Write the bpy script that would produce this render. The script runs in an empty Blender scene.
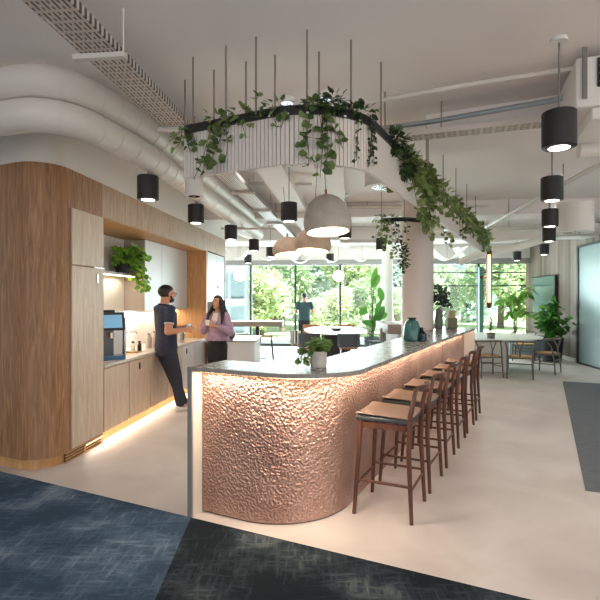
import bpy, bmesh, math, random
from mathutils import Vector, Matrix, noise
PI = math.pi
S = bpy.context.scene
COL = S.collection
rnd = random.Random(7)
F = 490.0
HC = 1.6
WORLD = 2.0
EXPO = 0.0
def P(x, y, Y):                      # a point of the place seen at (x, y), Y metres ahead
    return Vector(((x-300)/F*Y, Y, HC-(y-299)/F*Y))
U1 = Vector((.4516, .892, 0)); U2 = Vector((.892, -.4516, 0))
def W(a, b, z=0.0):                  # bar coordinates: a along the bar, b across it
    return Vector((-.822+.4516*a+.892*b, 3.596+.892*a-.4516*b, z))
CD = Vector((.1093, .994, 0)); CN = Vector((-.994, .1093, 0))
def C(Y, t=0.0, z=0.0):              # cabinet coordinates: Y along the front plane, t into the wall
    return Vector((-2.794+.11*Y, Y, z)) + CN*t

# ---------------------------------------------------------------- materials
MATS = {}
def lin(c):
    return tuple((v/12.92 if v <= .04045 else ((v+.055)/1.055)**2.4) for v in [q/255 for q in c]) + (1,)
def mat(name, rgb=(200,200,200), rough=.6, metal=0.0, spec=.5, emit=None, es=0, **kw):
    if name in MATS: return MATS[name]
    m = bpy.data.materials.new(name); m.use_nodes = True
    n = m.node_tree; b = n.nodes['Principled BSDF']
    b.inputs['Base Color'].default_value = lin(rgb)
    b.inputs['Roughness'].default_value = rough
    b.inputs['Metallic'].default_value = metal
    b.inputs['Specular IOR Level'].default_value = spec
    if emit:
        b.inputs['Emission Color'].default_value = lin(emit); b.inputs['Emission Strength'].default_value = es
    for k, v in kw.items(): b.inputs[k.replace('_', ' ')].default_value = v
    MATS[name] = m
    return m
def nodes(m): return m.node_tree, m.node_tree.nodes['Principled BSDF']
def coords(nt, scale=(1,1,1), rot=(0,0,0), kind='Object'):
    tc = nt.nodes.new('ShaderNodeTexCoord'); mp = nt.nodes.new('ShaderNodeMapping')
    mp.inputs['Scale'].default_value = scale; mp.inputs['Rotation'].default_value = rot
    nt.links.new(tc.outputs[kind], mp.inputs['Vector']); return mp.outputs[0]
def ramp(nt, fac, stops):
    r = nt.nodes.new('ShaderNodeValToRGB')
    while len(r.color_ramp.elements) < len(stops): r.color_ramp.elements.new(.5)
    for e, (p, c) in zip(r.color_ramp.elements, stops): e.position = p; e.color = lin(c)
    nt.links.new(fac, r.inputs[0]); return r.outputs[0]
def noisy(name, stops, scale=(1,1,1), nscale=4, detail=5, rough=.6, bump=0, rot=(0,0,0), dist=0, rvar=None, nrough=.55, **kw):
    if name in MATS: return MATS[name]
    m = mat(name, rough=rough, **kw); nt, b = nodes(m)
    v = coords(nt, scale, rot)
    t = nt.nodes.new('ShaderNodeTexNoise'); t.inputs['Scale'].default_value = nscale
    t.inputs['Detail'].default_value = detail; t.inputs['Distortion'].default_value = dist
    t.inputs['Roughness'].default_value = nrough
    nt.links.new(v, t.inputs['Vector'])
    nt.links.new(ramp(nt, t.outputs[0], stops), b.inputs['Base Color'])
    if bump:
        bp = nt.nodes.new('ShaderNodeBump'); bp.inputs['Strength'].default_value = bump; bp.inputs['Distance'].default_value = .01
        nt.links.new(t.outputs[0], bp.inputs['Height']); nt.links.new(bp.outputs[0], b.inputs['Normal'])
    if rvar:
        mr = nt.nodes.new('ShaderNodeMapRange'); mr.inputs['To Min'].default_value = rvar[0]; mr.inputs['To Max'].default_value = rvar[1]
        nt.links.new(t.outputs[0], mr.inputs[0]); nt.links.new(mr.outputs[0], b.inputs['Roughness'])
    return m
def oak(name, dark, light, rough=.5):
    return noisy(name, [(.3, dark), (.5, tuple((a+b)//2 for a, b in zip(dark, light))), (.68, light)], scale=(9, 9, .7), nscale=3.2, detail=8, dist=1.4, rough=rough, bump=.05)
def leafmat(name, a, b, c, transl=.25):
    if name in MATS: return MATS[name]
    m = mat(name, rough=.5, spec=.4); nt, bs = nodes(m)
    g = nt.nodes.new('ShaderNodeNewGeometry')
    col = ramp(nt, g.outputs['Random Per Island'], [(0, a), (.5, b), (1, c)])
    nt.links.new(col, bs.inputs['Base Color'])
    tr = nt.nodes.new('ShaderNodeBsdfTranslucent'); nt.links.new(col, tr.inputs[0])
    mx = nt.nodes.new('ShaderNodeMixShader'); mx.inputs[0].default_value = transl
    out = nt.nodes['Material Output']
    nt.links.new(bs.outputs[0], mx.inputs[1]); nt.links.new(tr.outputs[0], mx.inputs[2]); nt.links.new(mx.outputs[0], out.inputs[0])
    return m
def glassmat(name, tint=(235,245,245), gloss=.06):
    if name in MATS: return MATS[name]
    m = bpy.data.materials.new(name); m.use_nodes = True; nt = m.node_tree
    nt.nodes.remove(nt.nodes['Principled BSDF'])
    t = nt.nodes.new('ShaderNodeBsdfTransparent'); t.inputs[0].default_value = lin(tint)
    g = nt.nodes.new('ShaderNodeBsdfGlossy'); g.inputs['Roughness'].default_value = .02
    mx = nt.nodes.new('ShaderNodeMixShader'); mx.inputs[0].default_value = gloss
    nt.links.new(t.outputs[0], mx.inputs[1]); nt.links.new(g.outputs[0], mx.inputs[2]); nt.links.new(mx.outputs[0], nt.nodes['Material Output'].inputs[0])
    MATS[name] = m; return m

OAK = oak('oak', (132,92,60), (178,136,100))
OAKD = oak('oak_pale', (186,162,140), (216,196,176))
OAKLIT = oak('oak_lit_fascia', (160,130,104), (196,168,142))  # same oak, with the light on the fascia put into a paler colour
OAKW = oak('oak_warm', (176,128,80), (212,164,112))
LEAFN = leafmat('leaf_banana', (50,100,38), (74,130,50), (110,160,70), .15)
WALNUT = oak('walnut', (66,36,24), (104,62,42), .4)
WHITE = mat('white_paint', (228,225,220), .6)
CEIL = noisy('ceiling_paint', [(.3, (234,228,225)), (.7, (241,235,232))], nscale=.6, rough=.75)
WHITEW = mat('white_laminate', (216,216,218), .35)
GREYP = mat('grey_panel', (178,168,160), .5)
STONE = noisy('stone_top', [(.3, (142,136,130)), (.7, (154,149,142))], nscale=22, rough=.25, rvar=(.22,.32), spec=.2)
QUARTZ = noisy('quartz', [(.3, (196,186,174)), (.7, (214,206,196))], nscale=18, rough=.25)
TILE = mat('splash_glass', (222,216,208), .08)
BLACK = mat('black_metal', (36,34,34), .45)
DARK = mat('dark_rubber', (20,20,22), .6)
STEEL = mat('steel', (190,188,184), .25, 1.0)
CHROME = mat('chrome', (220,220,222), .12, 1.0)
BRASS = mat('brass', (176,128,76), .3, 1.0)
BRONZE = mat('dark_bronze', (120,84,58), .35, .9)
GREYMET = mat('grey_metal', (120,117,112), .4)
SEATTOP = mat('taupe_leather', (136,114,102), .55)
SEATSIDE = mat('dark_leather', (50,56,58), .45)
GREYFAB = mat('grey_fabric', (88,92,98), .85)
CHAIRGREY = mat('stained_grey_wood', (96,92,80), .5)
CORD = noisy('paper_cord', [(.35, (168,126,84)), (.65, (206,166,118))], scale=(1,40,1), nscale=6, rough=.8)
TERRA = mat('tan_seat', (176,112,80), .6)
CONC = noisy('concrete', [(.3, (176,168,158)), (.7, (204,196,186))], nscale=9, rough=.8)
SHADE = noisy('plaster_shade', [(.3, (178,168,158)), (.7, (196,187,177))], nscale=10, rough=.8, bump=.2)
SHADET = noisy('plaster_shade_tan', [(.3, (190,164,142)), (.7, (208,182,160))], nscale=10, rough=.8, bump=.2)
SHADEIN = mat('shade_inner', (245,235,220), .6)
GLOWW = mat('warm_glow', (255,240,215), .6, emit=(255,226,186), es=7)
GLOWC = mat('cool_glow', (255,250,245), .6, emit=(255,246,236), es=6)
LED = mat('led_strip', (255,220,170), .6, emit=(255,214,160), es=14)
GLOBE = mat('globe_glow', (255,250,240), .6, emit=(255,248,236), es=2.2)
SKIN = mat('skin', (196,138,108), .5, Subsurface_Weight=.08)
SKINW = mat('skin_woman', (200,146,118), .5, Subsurface_Weight=.08)
HAIR = noisy('dark_hair', [(.3, (18,15,14)), (.7, (42,34,30))], scale=(60,60,8), nscale=3, rough=.45, bump=.4)
NAVY = noisy('navy_cloth', [(.3, (34,40,60)), (.7, (44,52,74))], nscale=30, rough=.85)
TROUS = noisy('charcoal_cloth', [(.3, (36,40,52)), (.7, (48,52,66))], nscale=30, rough=.85)
LILAC = noisy('lilac_cloth', [(.3, (148,122,144)), (.7, (180,150,170))], nscale=14, rough=.8)
CREAM = mat('cream_cloth', (232,222,208), .8)
BLACKC = mat('black_cloth', (30,28,32), .85)
TEALC = mat('teal_cloth', (50,76,82), .85)
SHOE = mat('white_shoe', (225,222,218), .5)
LEAF = leafmat('leaf_mid', (66,88,48), (98,122,66), (140,158,98))
LEAFD = leafmat('leaf_dark', (44,62,38), (62,84,50), (92,110,66))
LEAFB = leafmat('leaf_bright', (84,140,44), (124,178,66), (180,214,108))
LEAFO = leafmat('leaf_olive', (88,106,56), (118,136,76), (156,170,108))
LEAFG = leafmat('leaf_greygreen', (48,60,54), (66,80,70), (90,102,88))
TREEA = leafmat('hazy_yellowgreen', (178,190,142), (206,215,172), (230,235,204), .5)  # the three tree greens are paled: outdoor haze put into the leaf colour
TREEB = leafmat('hazy_green', (146,164,130), (176,192,156), (206,217,186), .5)
TREEC = leafmat('hazy_bluegreen', (150,168,160), (178,194,186), (204,216,210), .5)
BARK = noisy('bark', [(.3, (78,66,54)), (.7, (120,104,86))], scale=(4,4,1), nscale=6, rough=.9)
STEM = mat('stem', (88,84,50), .7)
SOIL = mat('soil', (44,34,26), .95)
TEALG = mat('teal_glass', (96,160,158), .08, Transmission_Weight=.6)
SMOKEG = mat('smoke_glass', (30,44,52), .1, Transmission_Weight=.5)
WIRE = mat('wire', (120,115,110), .5)
RODM = mat('rod_metal', (150,140,130), .45, .5)
PIPEM = mat('white_pipe', (216,210,203), .55)
GALV = mat('galvanised', (150,160,164), .4, .4)
GLASS = glassmat('window_glass')
SCREEN = mat('tv_screen', (60,92,104), .12, spec=.6)
PANELBLUE = mat('blue_panel', (120,170,200), .15, emit=(120,176,214), es=.5)

# copper: hammered metal
m = mat('hammered_copper', (205,156,132), .38, .8); nt, b = nodes(m)
v = coords(nt)
n1 = nt.nodes.new('ShaderNodeTexNoise'); n1.inputs['Scale'].default_value = 44; n1.inputs['Detail'].default_value = 2.5; n1.inputs['Distortion'].default_value = .35
vo = nt.nodes.new('ShaderNodeTexVoronoi'); vo.feature = 'SMOOTH_F1'; vo.inputs['Scale'].default_value = 62
nt.links.new(v, n1.inputs['Vector']); nt.links.new(v, vo.inputs['Vector'])
ad = nt.nodes.new('ShaderNodeMath'); ad.operation = 'ADD'
nt.links.new(n1.outputs[0], ad.inputs[0]); nt.links.new(vo.outputs[0], ad.inputs[1])
bp = nt.nodes.new('ShaderNodeBump'); bp.inputs['Strength'].default_value = 1.0; bp.inputs['Distance'].default_value = .016
nt.links.new(ad.outputs[0], bp.inputs['Height']); nt.links.new(bp.outputs[0], b.inputs['Normal'])
n2 = nt.nodes.new('ShaderNodeTexNoise'); n2.inputs['Scale'].default_value = 3; nt.links.new(v, n2.inputs['Vector'])
nt.links.new(ramp(nt, n2.outputs[0], [(.3, (166,130,116)), (.7, (198,162,146))]), b.inputs['Base Color'])
COPPER = m
# floor: micro-cement
m = mat('micro_cement', (205,186,172), .42); nt, b = nodes(m)
v = coords(nt)
n1 = nt.nodes.new('ShaderNodeTexNoise'); n1.inputs['Scale'].default_value = 1.3; n1.inputs['Detail'].default_value = 7; n1.inputs['Distortion'].default_value = .6
nt.links.new(v, n1.inputs['Vector'])
nt.links.new(ramp(nt, n1.outputs[0], [(.3, (184,173,165)), (.5, (199,188,180)), (.72, (212,203,196))]), b.inputs['Base Color'])
mr = nt.nodes.new('ShaderNodeMapRange'); mr.inputs['To Min'].default_value = .3; mr.inputs['To Max'].default_value = .52
nt.links.new(n1.outputs[0], mr.inputs[0]); nt.links.new(mr.outputs[0], b.inputs['Roughness'])
FLOOR = m
# carpets: woven streaks in two directions
def carpetmat(name, dark, mid, light):
    m = mat(name, mid, .95, spec=.1); nt, b = nodes(m)
    outs = []
    ang = math.radians(-26.8)
    for sc in ((3, 20, 1), (20, 3, 1)):
        v = coords(nt, sc, (0, 0, ang))
        t = nt.nodes.new('ShaderNodeTexNoise'); t.inputs['Scale'].default_value = 1.6; t.inputs['Detail'].default_value = 4; t.inputs['Roughness'].default_value = .7
        nt.links.new(v, t.inputs['Vector']); outs.append(t.outputs[0])
    mx = nt.nodes.new('ShaderNodeMath'); mx.operation = 'MAXIMUM'
    nt.links.new(outs[0], mx.inputs[0]); nt.links.new(outs[1], mx.inputs[1])
    v = coords(nt); t = nt.nodes.new('ShaderNodeTexNoise'); t.inputs['Scale'].default_value = 2.1; t.inputs['Detail'].default_value = 5
    nt.links.new(v, t.inputs['Vector'])
    a = nt.nodes.new('ShaderNodeMath'); a.operation = 'MULTIPLY_ADD'; a.inputs[1].default_value = 1.3; a.inputs[2].default_value = -.64
    nt.links.new(t.outputs[0], a.inputs[0])
    s = nt.nodes.new('ShaderNodeMath'); s.operation = 'ADD'; nt.links.new(mx.outputs[0], s.inputs[0]); nt.links.new(a.outputs[0], s.inputs[1])
    nt.links.new(ramp(nt, s.outputs[0], [(.46, dark), (.66, mid), (.95, light)]), b.inputs['Base Color'])
    return m
CARPETB = carpetmat('carpet_blue', (50,67,84), (74,92,110), (126,139,148))
CARPETK = carpetmat('carpet_black', (26,32,37), (48,56,61), (96,103,101))
MATG = noisy('mat_grey', [(.3, (84,88,92)), (.7, (104,108,112))], scale=(2,20,1), rot=(0,0,-.47), nscale=3, rough=.9)
# planks
def plankmat(name, w, cols, axis='Y'):
    m = mat(name, cols[0], .65); nt, b = nodes(m)
    tc = nt.nodes.new('ShaderNodeTexCoord'); sp = nt.nodes.new('ShaderNodeSeparateXYZ'); nt.links.new(tc.outputs['Object'], sp.inputs[0])
    d = nt.nodes.new('ShaderNodeMath'); d.operation = 'DIVIDE'; d.inputs[1].default_value = w; nt.links.new(sp.outputs[axis], d.inputs[0])
    fl = nt.nodes.new('ShaderNodeMath'); fl.operation = 'FLOOR'; nt.links.new(d.outputs[0], fl.inputs[0])
    wn = nt.nodes.new('ShaderNodeTexWhiteNoise'); wn.noise_dimensions = '1D'; nt.links.new(fl.outputs[0], wn.inputs['W'])
    v = coords(nt, (6, 6, .6)); t = nt.nodes.new('ShaderNodeTexNoise'); t.inputs['Scale'].default_value = 4; t.inputs['Detail'].default_value = 6; nt.links.new(v, t.inputs['Vector'])
    a = nt.nodes.new('ShaderNodeMath'); a.operation = 'MULTIPLY_ADD'; a.inputs[1].default_value = .55; nt.links.new(wn.outputs[0], a.inputs[0]); 
    h = nt.nodes.new('ShaderNodeMath'); h.operation = 'MULTIPLY'; h.inputs[1].default_value = .5; nt.links.new(t.outputs[0], h.inputs[0]); nt.links.new(h.outputs[0], a.inputs[2])
    nt.links.new(ramp(nt, a.outputs[0], [(.15, cols[0]), (.5, cols[1]), (.85, cols[2])]), b.inputs['Base Color'])
    return m
PLANK = plankmat('grey_planks', .16, ((84,72,64), (116,102,92), (146,132,121)))
# perforated tray
m = mat('perforated_tray', (200,190,182), .5); nt, b = nodes(m)
tc = nt.nodes.new('ShaderNodeTexCoord'); sp = nt.nodes.new('ShaderNodeSeparateXYZ'); nt.links.new(tc.outputs['Object'], sp.inputs[0])
def slot(out, per, frac, off=0):
    a = nt.nodes.new('ShaderNodeMath'); a.operation = 'MULTIPLY_ADD'; a.inputs[1].default_value = 1/per; a.inputs[2].default_value = off; nt.links.new(out, a.inputs[0])
    f = nt.nodes.new('ShaderNodeMath'); f.operation = 'FRACT'; nt.links.new(a.outputs[0], f.inputs[0])
    l = nt.nodes.new('ShaderNodeMath'); l.operation = 'LESS_THAN'; l.inputs[1].default_value = frac; nt.links.new(f.outputs[0], l.inputs[0]); return l.outputs[0]
def mul(a, c):
    q = nt.nodes.new('ShaderNodeMath'); q.operation = 'MULTIPLY'; nt.links.new(a, q.inputs[0]); nt.links.new(c, q.inputs[1]); return q.outputs[0]
h1 = mul(slot(sp.outputs['X'], .028, .36), slot(sp.outputs['Y'], .05, .5))
h2 = mul(slot(sp.outputs['X'], .056, .2, .5), slot(sp.outputs['Y'], .1, .6, .5))
mxx = nt.nodes.new('ShaderNodeMath'); mxx.operation = 'MAXIMUM'; nt.links.new(h1, mxx.inputs[0]); nt.links.new(h2, mxx.inputs[1])
tr = nt.nodes.new('ShaderNodeBsdfTransparent'); ms = nt.nodes.new('ShaderNodeMixShader')
nt.nodes.remove(tr); nt.nodes.remove(ms)
nt.links.new(ramp(nt, mxx.outputs[0], [(.4, (204,194,186)), (.6, (66,60,56))]), b.inputs['Base Color'])
TRAY = m
# frosted glass
m = mat('frosted_glass', (205,226,230), .35, Transmission_Weight=.85); FROST = m; b_ = m.node_tree.nodes['Principled BSDF']
m = noisy('grass', [(.3, (176,188,140)), (.7, (208,214,176))], nscale=2, rough=.95)
GRASS = m
PAVE = mat('paving', (214,210,202), .9)
STRIPE = mat('striped_cloth', (230,226,220), .9); nt, b = nodes(STRIPE)
wv = nt.nodes.new('ShaderNodeTexWave'); wv.inputs['Scale'].default_value = 3.2; wv.bands_direction = 'X'
nt.links.new(coords(nt), wv.inputs['Vector']); nt.links.new(ramp(nt, wv.outputs[1], [(.42, (60,60,66)), (.55, (230,226,220))]), b.inputs['Base Color'])

# ---------------------------------------------------------------- mesh builder
class MB:
    def __init__(s): s.v = []; s.f = []
    def add(s, vs, fs):
        o = len(s.v); s.v += [Vector(v) for v in vs]; s.f += [tuple(i+o for i in f) for f in fs]; return s
    def box(s, c, d, M=None):
        c = Vector(c); x, y, z = [q/2 for q in d]
        vs = [Vector((i*x, j*y, k*z)) for i in (-1,1) for j in (-1,1) for k in (-1,1)]
        if M is not None: vs = [M @ v for v in vs]
        return s.add([v+c for v in vs], [(0,1,3,2),(4,6,7,5),(0,4,5,1),(2,3,7,6),(0,2,6,4),(1,5,7,3)])
    def bar(s, p, q, w, h):                  # rectangular bar from p to q
        p, q = Vector(p), Vector(q); d = q-p; L = d.length; d.normalize()
        up = Vector((0,0,1)) if abs(d.z) < .95 else Vector((0,1,0))
        r = d.cross(up).normalized(); u = r.cross(d)
        M = Matrix((r, d, u)).transposed()
        return s.box((p+q)/2, (w, L, h), M)
    def prism(s, poly, z0, z1):
        n = len(poly)
        ar = sum(poly[i][0]*poly[(i+1)%n][1]-poly[(i+1)%n][0]*poly[i][1] for i in range(n))
        if ar < 0: poly = poly[::-1]
        vs = [(p[0], p[1], z0) for p in poly]+[(p[0], p[1], z1) for p in poly]
        fs = [tuple(range(n))[::-1], tuple(range(n, 2*n))]+[(i, (i+1)%n, n+(i+1)%n, n+i) for i in range(n)]
        return s.add(vs, fs)
    def band(s, A, B, z0, z1):               # solid strip between two plan polylines
        n = len(A); vs = []
        for p, q in zip(A, B): vs += [(p[0],p[1],z0), (p[0],p[1],z1), (q[0],q[1],z1), (q[0],q[1],z0)]
        fs = [(0,3,2,1), (4*n-4, 4*n-3, 4*n-2, 4*n-1)]
        for i in range(n-1):
            for k in range(4): a, b_ = 4*i+k, 4*i+(k+1)%4; fs.append((a, b_, b_+4, a+4))
        return s.add(vs, fs)
    def tube(s, pts, r, seg=8, caps=True, sx=1.0):
        pts = [Vector(p) for p in pts]; n = len(pts)
        rs = r if isinstance(r, (list, tuple)) else [r]*n
        vs = []; prev = None
        for i, p in enumerate(pts):
            d = (pts[min(i+1, n-1)]-pts[max(i-1, 0)])
            d = d.normalized() if d.length > 1e-9 else Vector((0,0,1))
            if prev is None:
                ref = Vector((0,0,1)) if abs(d.z) < .9 else Vector((1,0,0))
                a = d.cross(ref).normalized()
            else: a = (prev-d*prev.dot(d)).normalized()
            prev = a; b_ = d.cross(a)
            for k in range(seg):
                t = 2*PI*k/seg; vs.append(p+(a*math.cos(t)*sx+b_*math.sin(t))*rs[i])
        fs = [(i*seg+k, i*seg+(k+1)%seg, (i+1)*seg+(k+1)%seg, (i+1)*seg+k) for i in range(n-1) for k in range(seg)]
        if caps: fs += [tuple(range(seg))[::-1], tuple(range((n-1)*seg, n*seg))]
        return s.add(vs, fs)
    def lathe(s, prof, c=(0,0,0), seg=24, sx=1, sy=1):
        c = Vector(c); vs = []
        for r, z in prof:
            for k in range(seg):
                t = 2*PI*k/seg; vs.append(c+Vector((r*sx*math.cos(t), r*sy*math.sin(t), z)))
        n = len(prof)
        fs = [(i*seg+k, i*seg+(k+1)%seg, (i+1)*seg+(k+1)%seg, (i+1)*seg+k) for i in range(n-1) for k in range(seg)]
        if prof[0][0] > 1e-6: fs.append(tuple(range(seg))[::-1])
        if prof[-1][0] > 1e-6: fs.append(tuple(range((n-1)*seg, n*seg)))
        return s.add(vs, fs)
    def cyl(s, c, r, z0, z1, seg=24): return s.lathe([(r, z0), (r, z1)], c, seg)
    def ell(s, c, r, seg=16, rings=10, M=None):
        c = Vector(c); vs = []; 
        for i in range(rings+1):
            ph = -PI/2+PI*i/rings
            for k in range(seg):
                t = 2*PI*k/seg; v = Vector((r[0]*math.cos(ph)*math.cos(t), r[1]*math.cos(ph)*math.sin(t), r[2]*math.sin(ph)))
                if M is not None: v = M @ v
                vs.append(c+v)
        fs = [(i*seg+k, i*seg+(k+1)%seg, (i+1)*seg+(k+1)%seg, (i+1)*seg+k) for i in range(rings) for k in range(seg)]
        return s.add(vs, fs)
    def cap(s, p, q, r0, r1, seg=12):        # round-ended tapered limb
        p, q = Vector(p), Vector(q); d = (q-p)
        L = d.length; d = d.normalized() if L > 1e-6 else Vector((0,0,1))
        pts = []; rs = []
        for k in range(5):
            t = PI/2*(1-k/4.0); pts.append(p-d*r0*math.sin(t)); rs.append(max(1e-4, r0*math.cos(t)))
        for k in range(1, 5): pts.append(p+(q-p)*k/5); rs.append(r0+(r1-r0)*k/5)
        for k in range(5):
            t = PI/2*k/4.0; pts.append(q+d*r1*math.sin(t)); rs.append(max(1e-4, r1*math.cos(t)))
        ref = Vector((0,0,1)) if abs(d.z) < .9 else Vector((1,0,0)); a = d.cross(ref).normalized(); b_ = d.cross(a)
        vs = [pp+(a*math.cos(2*PI*k/seg)+b_*math.sin(2*PI*k/seg))*rr for pp, rr in zip(pts, rs) for k in range(seg)]
        n = len(pts)
        fs = [(i*seg+k, i*seg+(k+1)%seg, (i+1)*seg+(k+1)%seg, (i+1)*seg+k) for i in range(n-1) for k in range(seg)]
        fs += [tuple(range(seg))[::-1], tuple(range((n-1)*seg, n*seg))]
        return s.add(vs, fs)
    def rings(s, rr, seg=20):                # loft: (centre, half width, half depth[, right vector])
        vs = []
        for q in rr:
            c = Vector(q[0]); ax = Vector(q[3]) if len(q) > 3 else Vector((1,0,0)); ay = Vector((-ax.y, ax.x, 0))
            for k in range(seg):
                t = 2*PI*k/seg; ct, st = math.cos(t), math.sin(t)
                vs.append(c+ax*q[1]*math.copysign(abs(ct)**.85, ct)+ay*q[2]*math.copysign(abs(st)**.85, st))
        n = len(rr)
        fs = [(i*seg+k, i*seg+(k+1)%seg, (i+1)*seg+(k+1)%seg, (i+1)*seg+k) for i in range(n-1) for k in range(seg)]
        fs += [tuple(range(seg))[::-1], tuple(range((n-1)*seg, n*seg))]
        return s.add(vs, fs)
    def leaf(s, p, d, n, L, w):              # folded pointed leaf, one island
        p = Vector(p); d = Vector(d).normalized(); n = Vector(n)
        r = d.cross(n)
        if r.length < 1e-4: r = d.cross(Vector((.3,.5,.8)))
        r.normalize(); n = r.cross(d)
        vs = [p, p+d*L*.35+r*w*.5+n*w*.12, p+d*L*.75+r*w*.36+n*w*.05-n*L*.04, p+d*L-n*L*.12, p+d*L*.75-r*w*.36-n*L*.04+n*w*.05, p+d*L*.35-r*w*.5+n*w*.12, p+d*L*.5-n*.04*L]
        return s.add(vs, [(0,1,6),(1,2,6),(2,3,6),(3,4,6),(4,5,6),(5,0,6)])
    def build(s, name, m, parent=None, smooth=None, bevel=0, world=False, loc=None, remesh=0):
        me = bpy.data.meshes.new(name)
        off = Vector((0,0,0))
        if world and parent is not None:
            off = WL(parent)
        if loc is not None: off = Vector(loc)
        me.from_pydata([v-off for v in s.v], [], s.f); me.update()
        if remesh:
            t = bpy.data.objects.new('tmp', me); COL.objects.link(t)
            md = t.modifiers.new('r', 'REMESH'); md.mode = 'VOXEL'; md.voxel_size = remesh; md.use_smooth_shade = True
            sm = t.modifiers.new('s', 'SMOOTH'); sm.iterations = 4; sm.factor = .5
            dg = bpy.context.evaluated_depsgraph_get(); me2 = bpy.data.meshes.new_from_object(t.evaluated_get(dg))
            bpy.data.objects.remove(t); bpy.data.meshes.remove(me); me = me2; me.name = name; smooth = 180
        if smooth != 0 and not remesh:
            bm_ = bmesh.new(); bm_.from_mesh(me); bmesh.ops.recalc_face_normals(bm_, faces=bm_.faces); bm_.to_mesh(me); bm_.free()
        me.materials.clear(); me.materials.append(m)
        o = bpy.data.objects.new(name, me); COL.objects.link(o)
        if loc is not None: o.location = loc
        if parent is not None: o.parent = parent
        if smooth is None: smooth = 35
        if smooth:
            me.polygons.foreach_set('use_smooth', [True]*len(me.polygons))
            if smooth < 180: me.set_sharp_from_angle(angle=math.radians(smooth))
        if bevel:
            md = o.modifiers.new('bevel', 'BEVEL'); md.width = bevel; md.segments = 2; md.limit_method = 'ANGLE'; md.angle_limit = math.radians(40)
        return o
def WL(o):
    v = Vector(o.location)
    while o.parent: o = o.parent; v += Vector(o.location)
    return v
def thing(name, label, cat, loc=(0,0,0), rz=0, group=None):
    o = bpy.data.objects.new(name, None); COL.objects.link(o); o.empty_display_size = .05
    o.location = loc; o.rotation_euler = (0,0,rz); return tag(o, label, cat, group)
def tag(o, label, cat, group=None):
    o['label'] = label; o['category'] = cat
    if group: o['group'] = group
    return o
def struct(o, label=None):
    o['kind'] = 'structure'
    if label: o['label'] = label
    return o
def dup(o, parent=None):
    c = o.copy(); COL.objects.link(c)
    if parent: c.parent = parent
    for ch in o.children: dup(ch, c)
    return c
def area(name, loc, sx, sy, power, rgb, rot=(0,0,0), spread=180):
    l = bpy.data.lights.new(name, 'AREA'); l.shape = 'RECTANGLE'; l.size = sx; l.size_y = sy; l.energy = power; l.color = rgb; l.spread = math.radians(spread)
    o = bpy.data.objects.new(name, l); COL.objects.link(o); o.location = loc; o.rotation_euler = rot; return o
def point(name, loc, power, rgb, r=.04):
    l = bpy.data.lights.new(name, 'POINT'); l.energy = power; l.color = rgb; l.shadow_soft_size = r
    o = bpy.data.objects.new(name, l); COL.objects.link(o); o.location = loc; return o
def spot(name, loc, power, rgb, ang=110, r=.05, blend=.6):
    l = bpy.data.lights.new(name, 'SPOT'); l.energy = power; l.color = rgb; l.spot_size = math.radians(ang); l.spot_blend = blend; l.shadow_soft_size = r
    o = bpy.data.objects.new(name, l); COL.objects.link(o); o.location = loc; return o
WARM = (1, .84, .67); WARMW = (1, .965, .93)
def arc2(c, r, a0, a1, n): return [(c[0]+r*math.cos(a0+(a1-a0)*i/n), c[1]+r*math.sin(a0+(a1-a0)*i/n)) for i in range(n+1)]
# ================================================================ SETTING
CZ = 3.36
MB().prism([(-9,-5),(9.5,-5),(9.5,17.6),(-9,17.6)], -.15, 0).build('floor', FLOOR); struct(bpy.data.objects['floor'])
MB().prism([(-9,-5),(9.5,-5),(9.5,17.2),(-9,17.2)], CZ, CZ+.25).build('ceiling', CEIL); struct(bpy.data.objects['ceiling'])
# carpets in front: the edge runs across the room
def E(t): return Vector((-.814, 3.586, 0)) + Vector((.9, -.4355, 0))*t
A0, A1, A2 = E(-7), E(.02), E(5.2)
tag(MB().prism([A0, A1, (-.55,-4.9), (-8.9,-4.9)], 0, .006).build('carpet', CARPETB), 'mottled blue carpet at the front left of the floor', 'carpet')
tag(MB().prism([A1, A2, (4.5,-4.9), (-.55,-4.9)], 0, .006).build('carpet', CARPETK), 'darker black-green mottled carpet in front of the copper bar end', 'carpet')
a, bq = Vector((5.09,9.5,0)), Vector((2.383,4.09,0)); u2 = Vector((.9,-.39,0))
tag(MB().prism([a, bq, bq+u2*5, a+u2*3], 0, .005).build('floor_mat', MATG), 'plain dark grey mat on the pale floor at the right edge', 'mat')

# window wall
def QX(x):
    k = (x-300)/F; X = 16.611*k/(1+.1107*k); return Vector((X, 15.8+.1107*(7.33-X), 0))
xs = [118, 162, 206.5, 251, 295.5, 340, 384.5, 429, 478, 526]
HEAD = 2.80
WD = Vector((.994,-.110,0)); WN = Vector((.11,.994,0))
FRAMEM = mat('window_frame_grey', (58,62,64), .5)
TEALF = mat('teal_post', (84,124,116), .5)
for i in range(len(xs)-1):
    p, q = QX(xs[i]), QX(xs[i+1])
    fb = MB()
    w = .05
    fb.bar(p+Vector((0,0,.04)), q+Vector((0,0,.04)), .1, .08)
    fb.bar(p+Vector((0,0,HEAD-.03)), q+Vector((0,0,HEAD-.03)), .1, .06)
    if i != len(xs)-2: fb.bar(q+Vector((0,0,.0)), q+Vector((0,0,HEAD)), .07, .12)
    if i >= 6:
        for z in (2.03, 2.46): fb.bar(p+Vector((0,0,z)), q+Vector((0,0,z)), .05, .035)
    o = struct(fb.build('window_%d' % (i+1), FRAMEM, loc=tuple(p)))
    pb = MB(); c = (p+q)/2
    pb.bar(p+WD*.03+Vector((0,0,HEAD/2)), q-WD*.03+Vector((0,0,HEAD/2)), .012, HEAD-.14)
    pb.build('window_pane', GLASS, o, world=True, smooth=0)
p = QX(478)
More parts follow.
